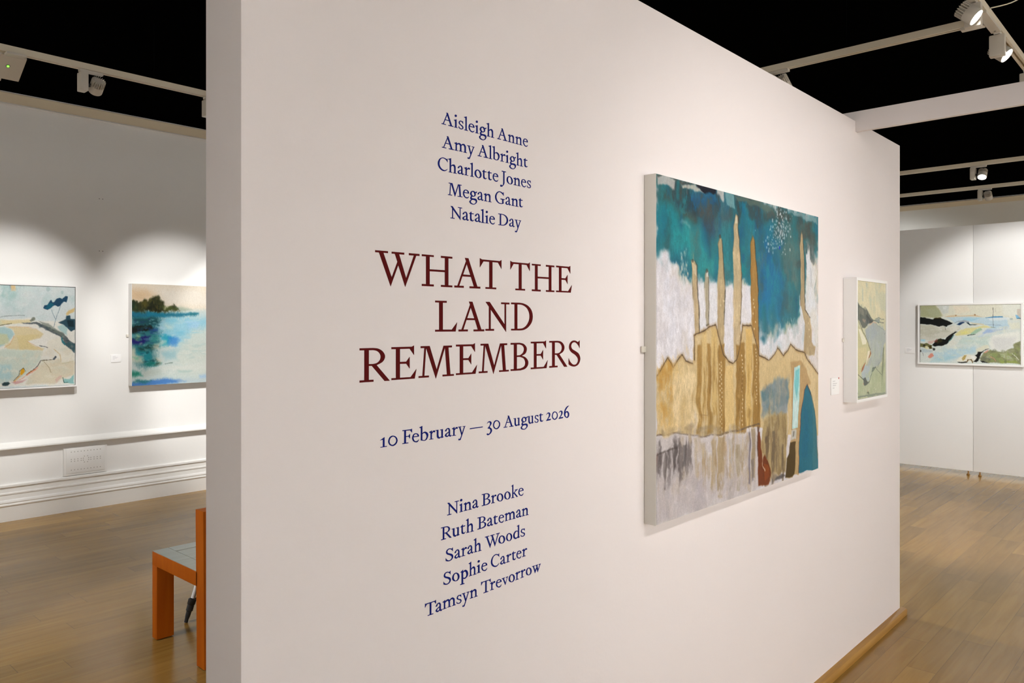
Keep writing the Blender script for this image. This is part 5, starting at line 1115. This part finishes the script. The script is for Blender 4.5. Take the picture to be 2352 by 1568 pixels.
# ------------------------------------------------------------------ bench with a back
t = thing('wooden_bench', 'orange-brown wooden bench with a low back and dark grey inset seat, behind the partition edge', 'bench', (-3.53, 2.2, 0))
BX0, BX1, BY0, BY1 = -3.797, -3.262, 1.583, 2.78
for x0, x1, y0, y1 in ((BX0, BX0+.052, BY0, BY0+.082), (BX0, BX0+.052, BY1-.082, BY1)):
    MB().box(x0, y0, 0.004, x1, y1, .352, .002).build('leg', M['bench'], t)
for y0, y1 in ((BY0, BY0+.07), (BY1-.07, BY1)):
    pm = MB()
    pm.extrude([(BX1-.072, .004), (BX1, .004), (BX1-.012, .690), (BX1-.084, .690)], lambda p: (p[0], y0, p[1]), lambda p: (p[0], y1, p[1]))
    pm.build('back_leg', M['bench'], t)
rail = MB()
for y0, y1 in ((BY0, BY0+.05), (BY1-.05, BY1)):
    rail.box(BX0, y0, .352, BX1-.070, y1, .4165, .0015)
rail.box(BX0, BY0+.05, .352, BX0+.05, BY1-.05, .4165, .0015)
rail.box(BX1-.13, BY0+.05, .352, BX1-.082, BY1-.05, .4165, .0015)
rail.build('seat_frame', M['bench'], t)
sf = MB()
sf.box(BX0+.001, BY0+.001, .4165, BX1-.076, BY0+.075, .4185); sf.box(BX0+.001, BY1-.075, .4165, BX1-.076, BY1-.001, .4185)
sf.box(BX0+.001, BY0+.077, .4165, BX0+.085, BY1-.077, .4185)
sf.box(BX0+.088, BY0+.078, .405, BX1-.080, BY1-.078, .4180)
sf.build('seat_top', M['bench_top'], t, label='grey-green polished seat top')
bk = MB(); bk.extrude([(BX1-.062, .50), (BX1-.036, .50), (BX1-.042, .675), (BX1-.068, .675)], lambda p: (p[0], BY0+.07, p[1]), lambda p: (p[0], BY1-.07, p[1]))
bk.build('backrest', M['bench'], t)
gl = MB()
for x in (BX0+.026, BX1-.036):
    for y in (BY0+.05, BY1-.04):
        gl.lathe((x, y, 0), (0, 0, 1), ((0, .014), (.0045, .014)), 14)
gl.build('glide', M['rubber'], t)

# ------------------------------------------------------------------ little tripod standing in front of the bench
t = thing('tripod', 'small tripod with silver legs and black feet, seen under the wooden bench', 'tripod', (-3.87, 1.95, 0))
ap = Vector((-3.870, 1.955, .55))
for k, f in enumerate(((-3.866, 1.778, 0), (-3.995, 2.04, 0), (-3.862, 2.14, 0))):
    f = Vector(f); d = ap - f
    lg = MB().tube([f + d*.20, f + d*.985], .0110, 12).build('leg', M['steel'], t, label='silver tube leg')
    lo = MB().tube([f + d*.004, f + d*.03, f + d*.06, f + d*.10], [.009, .0095, .012, .013], 14)
    lo.tube([f + d*.10, f + d*.105, f + d*.15, f + d*.155], [.013, .017, .017, .014], 14)
    lo.tube([f + d*.15, f + d*.16, f + d*.20, f + d*.21], [.015, .019, .020, .012], 14)
    lo.tube([f + d*.19, Vector((ap.x, ap.y, .135))], .0055, 10)
    lo.build('foot', M['rubber'], t, label='black lower leg, lock and brace')
MB().tube([(ap.x, ap.y, .15), (ap.x, ap.y, .60)], .011, 14).lathe((ap.x, ap.y, .53), (0, 0, 1), ((0, .02), (.02, .03), (.05, .03), (.06, .02)), 18).build('centre_column', M['rubber'], t)

# ------------------------------------------------------------------ ceiling grid: tracks, brace beam
ZT0, ZT1 = 2.928, 2.962
def track(name_label, p0, p1, extra=None):
    """a three-sided white channel hung on black rods"""
    p0, p1 = Vector(p0), Vector(p1)
    d = (p1 - p0).normalized(); sd = Vector((-d.y, d.x, 0))
    t = thing('lighting_track', name_label, 'track', ((p0+p1)/2).to_tuple()[:2] + (ZT0,), 'lighting tracks')
    c = MB(); L = (p1-p0).length/2; m = (p0+p1)/2
    prof = [(-.018, ZT0), (-.006, ZT0), (-.006, ZT0+.012), (.006, ZT0+.012), (.006, ZT0), (.018, ZT0), (.018, ZT1), (-.018, ZT1)]
    c.extrude(prof, lambda p: (p0.x + sd.x*p[0], p0.y + sd.y*p[0], p[1]), lambda p: (p1.x + sd.x*p[0], p1.y + sd.y*p[0], p[1]))
    c.build('channel', M['track'], t)
    n = max(2, int((p1-p0).length/1.8)+1)
    for k in range(n):
        q = p0 + (p1-p0)*((k+.5)/n)
        MB().tube([(q.x, q.y, ZT1-.002), (q.x, q.y, ZC+.001)], .003, 8).build('hanger', M['rod'], t)
    return t
track('white lighting track running above the left wall paintings', (-4.685, -2.5, 0), (-4.685, 10.0, 0))
tq = track('white lighting track crossing from the partition top to the corner at the upper right', (-4.664, 4.215, 0), (-.829, 4.215, 0))
ty = track('steep white lighting track at the upper right edge, parallel to the partition', (-.809, -2.2, 0), (-.809, 9.6, 0))
track('upper of the two thin tracks high above the far display panels', (-4.664, 7.915, 0), (-.829, 7.915, 0))
track('lower of the two thin tracks high above the far display panels', (-4.664, 9.28, 0), (-.829, 9.28, 0))
MB().box(-.830, 4.03, ZT0-.014, -.788, 4.345, ZT0-.0005, .003).box(-.93, 4.196, ZT0-.014, -.831, 4.234, ZT0-.0005, .003).build('joint_cover', M['fixture'], tq, label='white T-shaped joint cover')
MB().lathe((-.809, 4.315, ZT0-.0150), (0, 0, 1), ((0, .005), (.001, .005)), 12).build('screw', M['hole'], tq)
cur = [(-.7872, 4.10, ZT1-.008), (-.72, 4.20, ZT1+.03), (-.66, 4.23, ZT1+.07), (-.64, 4.17, ZT1+.10), (-.66, 4.08, ZT1+.10), (-.70, 4.03, ZT1+.09)]
cv = []
for i in range(len(cur)-1):
    a, b, c_, d_ = [Vector(cur[max(0, min(len(cur)-1, i+k))]) for k in (-1, 0, 1, 2)]
    for t_ in (0, .25, .5, .75):
        cv.append(.5*((2*b)+(c_-a)*t_+(2*a-5*b+4*c_-d_)*t_**2+(3*b-a-3*c_+d_)*t_**3))
MB().tube(cv, .0028, 8).build('cable_loop', M['track'], tq)

t = thing('brace_beam', 'flat white timber beam running right from the partition top', 'beam', (1.8, 3.69, 2.388))
bmx = MB()
bmx.box(XP, 3.678, 2.388, 4.99, 3.703, HP + .0005).box(-4.5, 3.678, HP + .0005, 4.99, 3.703, 2.479)
bmx.build('plank', M['partition'], t)

# ------------------------------------------------------------------ spotlights on the tracks
def track_spot(label, p, along, aim, lit, flip=1, lamp=None, box_first=True):
    """p: point under the track; along: track direction towards the head; aim: beam direction"""
    p, al, aim = Vector(p), Vector(along).normalized(), Vector(aim).normalized()
    sd = al.cross(Vector((0, 0, 1)))
    t = thing('track_spotlight', label, 'spotlight', (p.x, p.y, ZT0), 'track spotlights')
    MB().obox((p.x + al.x*.03, p.y + al.y*.03, ZT0 - .008), al, sd, (0, 0, 1), .062, .014, .0078, .003).build('adapter', M['fixture'], t)
    g = p + al*(-.012); gz = ZT0 - .018
    gb = MB().obox((g.x, g.y, gz - .052), al, sd, (0, 0, 1), .020, .033, .052, .006)
    gb.build('gear_box', M['fixture'], t)
    hc = Vector((g.x, g.y, gz - .062)) + al*.073
    MB().tube([Vector((g.x, g.y, hc.z)) + al*.018, hc - al*.02], .011, 14).build('swivel', M['joint'], t)
    core = MB().lathe(hc - aim*.010, aim, ((0, .0345), (.004, .0365), (.043, .0365), (.047, .0355), (.047, .0335), (.040, .0325)), 36)
    core.lathe(hc - aim*.044, aim, ((0, .022), (.036, .024)), 24)
    u = aim.orthogonal().normalized(); v = aim.cross(u)
    for k in range(20):
        a = 2*math.pi*k/20
        dr = u*math.cos(a) + v*math.sin(a)
        core.obox(hc - aim*.026 + dr*.028, aim, dr, aim.cross(dr), .018, .0085, .0013)
    hd = core.build('head', M['fixture'], t)
    if lit:
        MB().lathe(hc + aim*.0305, aim, ((0, .0315), (.005, .0318), (.0056, .0)), 32).build('lens', M['lens'], hd, label='glowing white lens')
    else:
        MB().lathe(hc + aim*.0305, aim, ((0, .0315), (.003, .0318), (.004, .0)), 32).build('lens', M['lens'], hd, label='glowing lens turned away from view')
    if lamp:
        w, ang, bl, col = lamp
        l = spot_lamp('spot_beam', hc + aim*.056, hc + aim*2, w, ang, bl, col, .03)
        l.location = l.location - WLOC(hd); l.parent = hd
    return t
track_spot('white spotlight with finned head on the left track, nearest the green-light box', (-4.685, 1.585, 0), (0, 1, 0), (-2.2, .12, -1.42), False, 1, (132, 41, .7, NEUT))
track_spot('white spotlight on the left track, just peeking out at the partition edge', (-4.685, 2.302, 0), (0, 1, 0), (-2.2, .77, -1.42), False, 1, (140, 41, .7, NEUT))
track_spot('large spotlight with glowing lens at the top right corner, above the track joint', (-.809, 3.865, 0), (0, -1, 0), (.72, .05, -.66), True, 1, (60, 60, .6, WARM))
track_spot('spotlight with glowing lens below the track joint at the upper right', (-.809, 4.385, 0), (0, 1, 0), (.72, -.05, -.66), True, 1, (60, 60, .6, WARM))
track_spot('spotlight cut off by the right picture edge, just above the beam', (-.809, 5.15, 0), (0, 1, 0), (.6, .2, -.7), False, 1, (80, 60, .6, WARM))
track_spot('spotlight half hidden behind the sloping top of the partition', (-1.87, 4.215, 0), (1, 0, 0), (.1, .75, -.65), False, 1, (160, 60, .6, WARM))
track_spot('small glowing spotlight on the upper far track', (-1.64, 7.915, 0), (1, 0, 0), (0, -.55, -.83), True, 1, (60, 60, .6, NEUT))
track_spot('small spotlight turned away on the lower far track', (-1.86, 9.28, 0), (1, 0, 0), (.0, .75, -.65), False, 1, (120, 60, .6, NEUT))
spot_lamp('unseen_lamp', (-.78, 6.9, 2.86), (-1.5, 8.84, 1.35), 120, 58, .5, NEUT)

# ------------------------------------------------------------------ green-LED fitting on the left track
t = thing('electrical_box', 'tilted white box with a green light hanging from the left track', 'box', (-4.70, 1.24, ZT0))
a = Vector((-4.703, 1.185, ZT0)); n_ = Vector((-.148, 0, -.088)).normalized(); nn = Vector((n_.z, 0, -n_.x))
c = Vector((-4.703, 1.245, ZT0 - .001)) + n_*.086
dep = Vector((-.088, 0, .148)).normalized()
MB().obox(c + dep*.012 + Vector((0, 0, -.008)), n_, (0, 1, 0), dep, .086, .060, .012, .002).build('housing', M['fixture'], t)
face = c - dep*.0005 + Vector((0, 0, -.008))
MB().lathe(face + n_*(-.012) + Vector((0, -.012, 0)), -dep, ((0, .0065), (.002, .006), (.0035, .003), (.0038, 0)), 18).build('green_light', M['led'], t, label='glowing green light')
MB().lathe(face + n_*(-.012) + Vector((0, -.012, 0)), -dep, ((-.001, .0095), (.0006, .0095)), 18).build('green_light_rim', M['joint'], t)
MB().tube([c + n_*.08 + Vector((0, -.025, -.01)), c + n_*.097 + Vector((0, -.025, -.012))], .003, 8).build('test_pin', M['fixture'], t)
MB().box(-4.715, 1.20, ZT0-.012, -4.655, 1.29, ZT0+.0005, .002).build('adapter', M['fixture'], t)
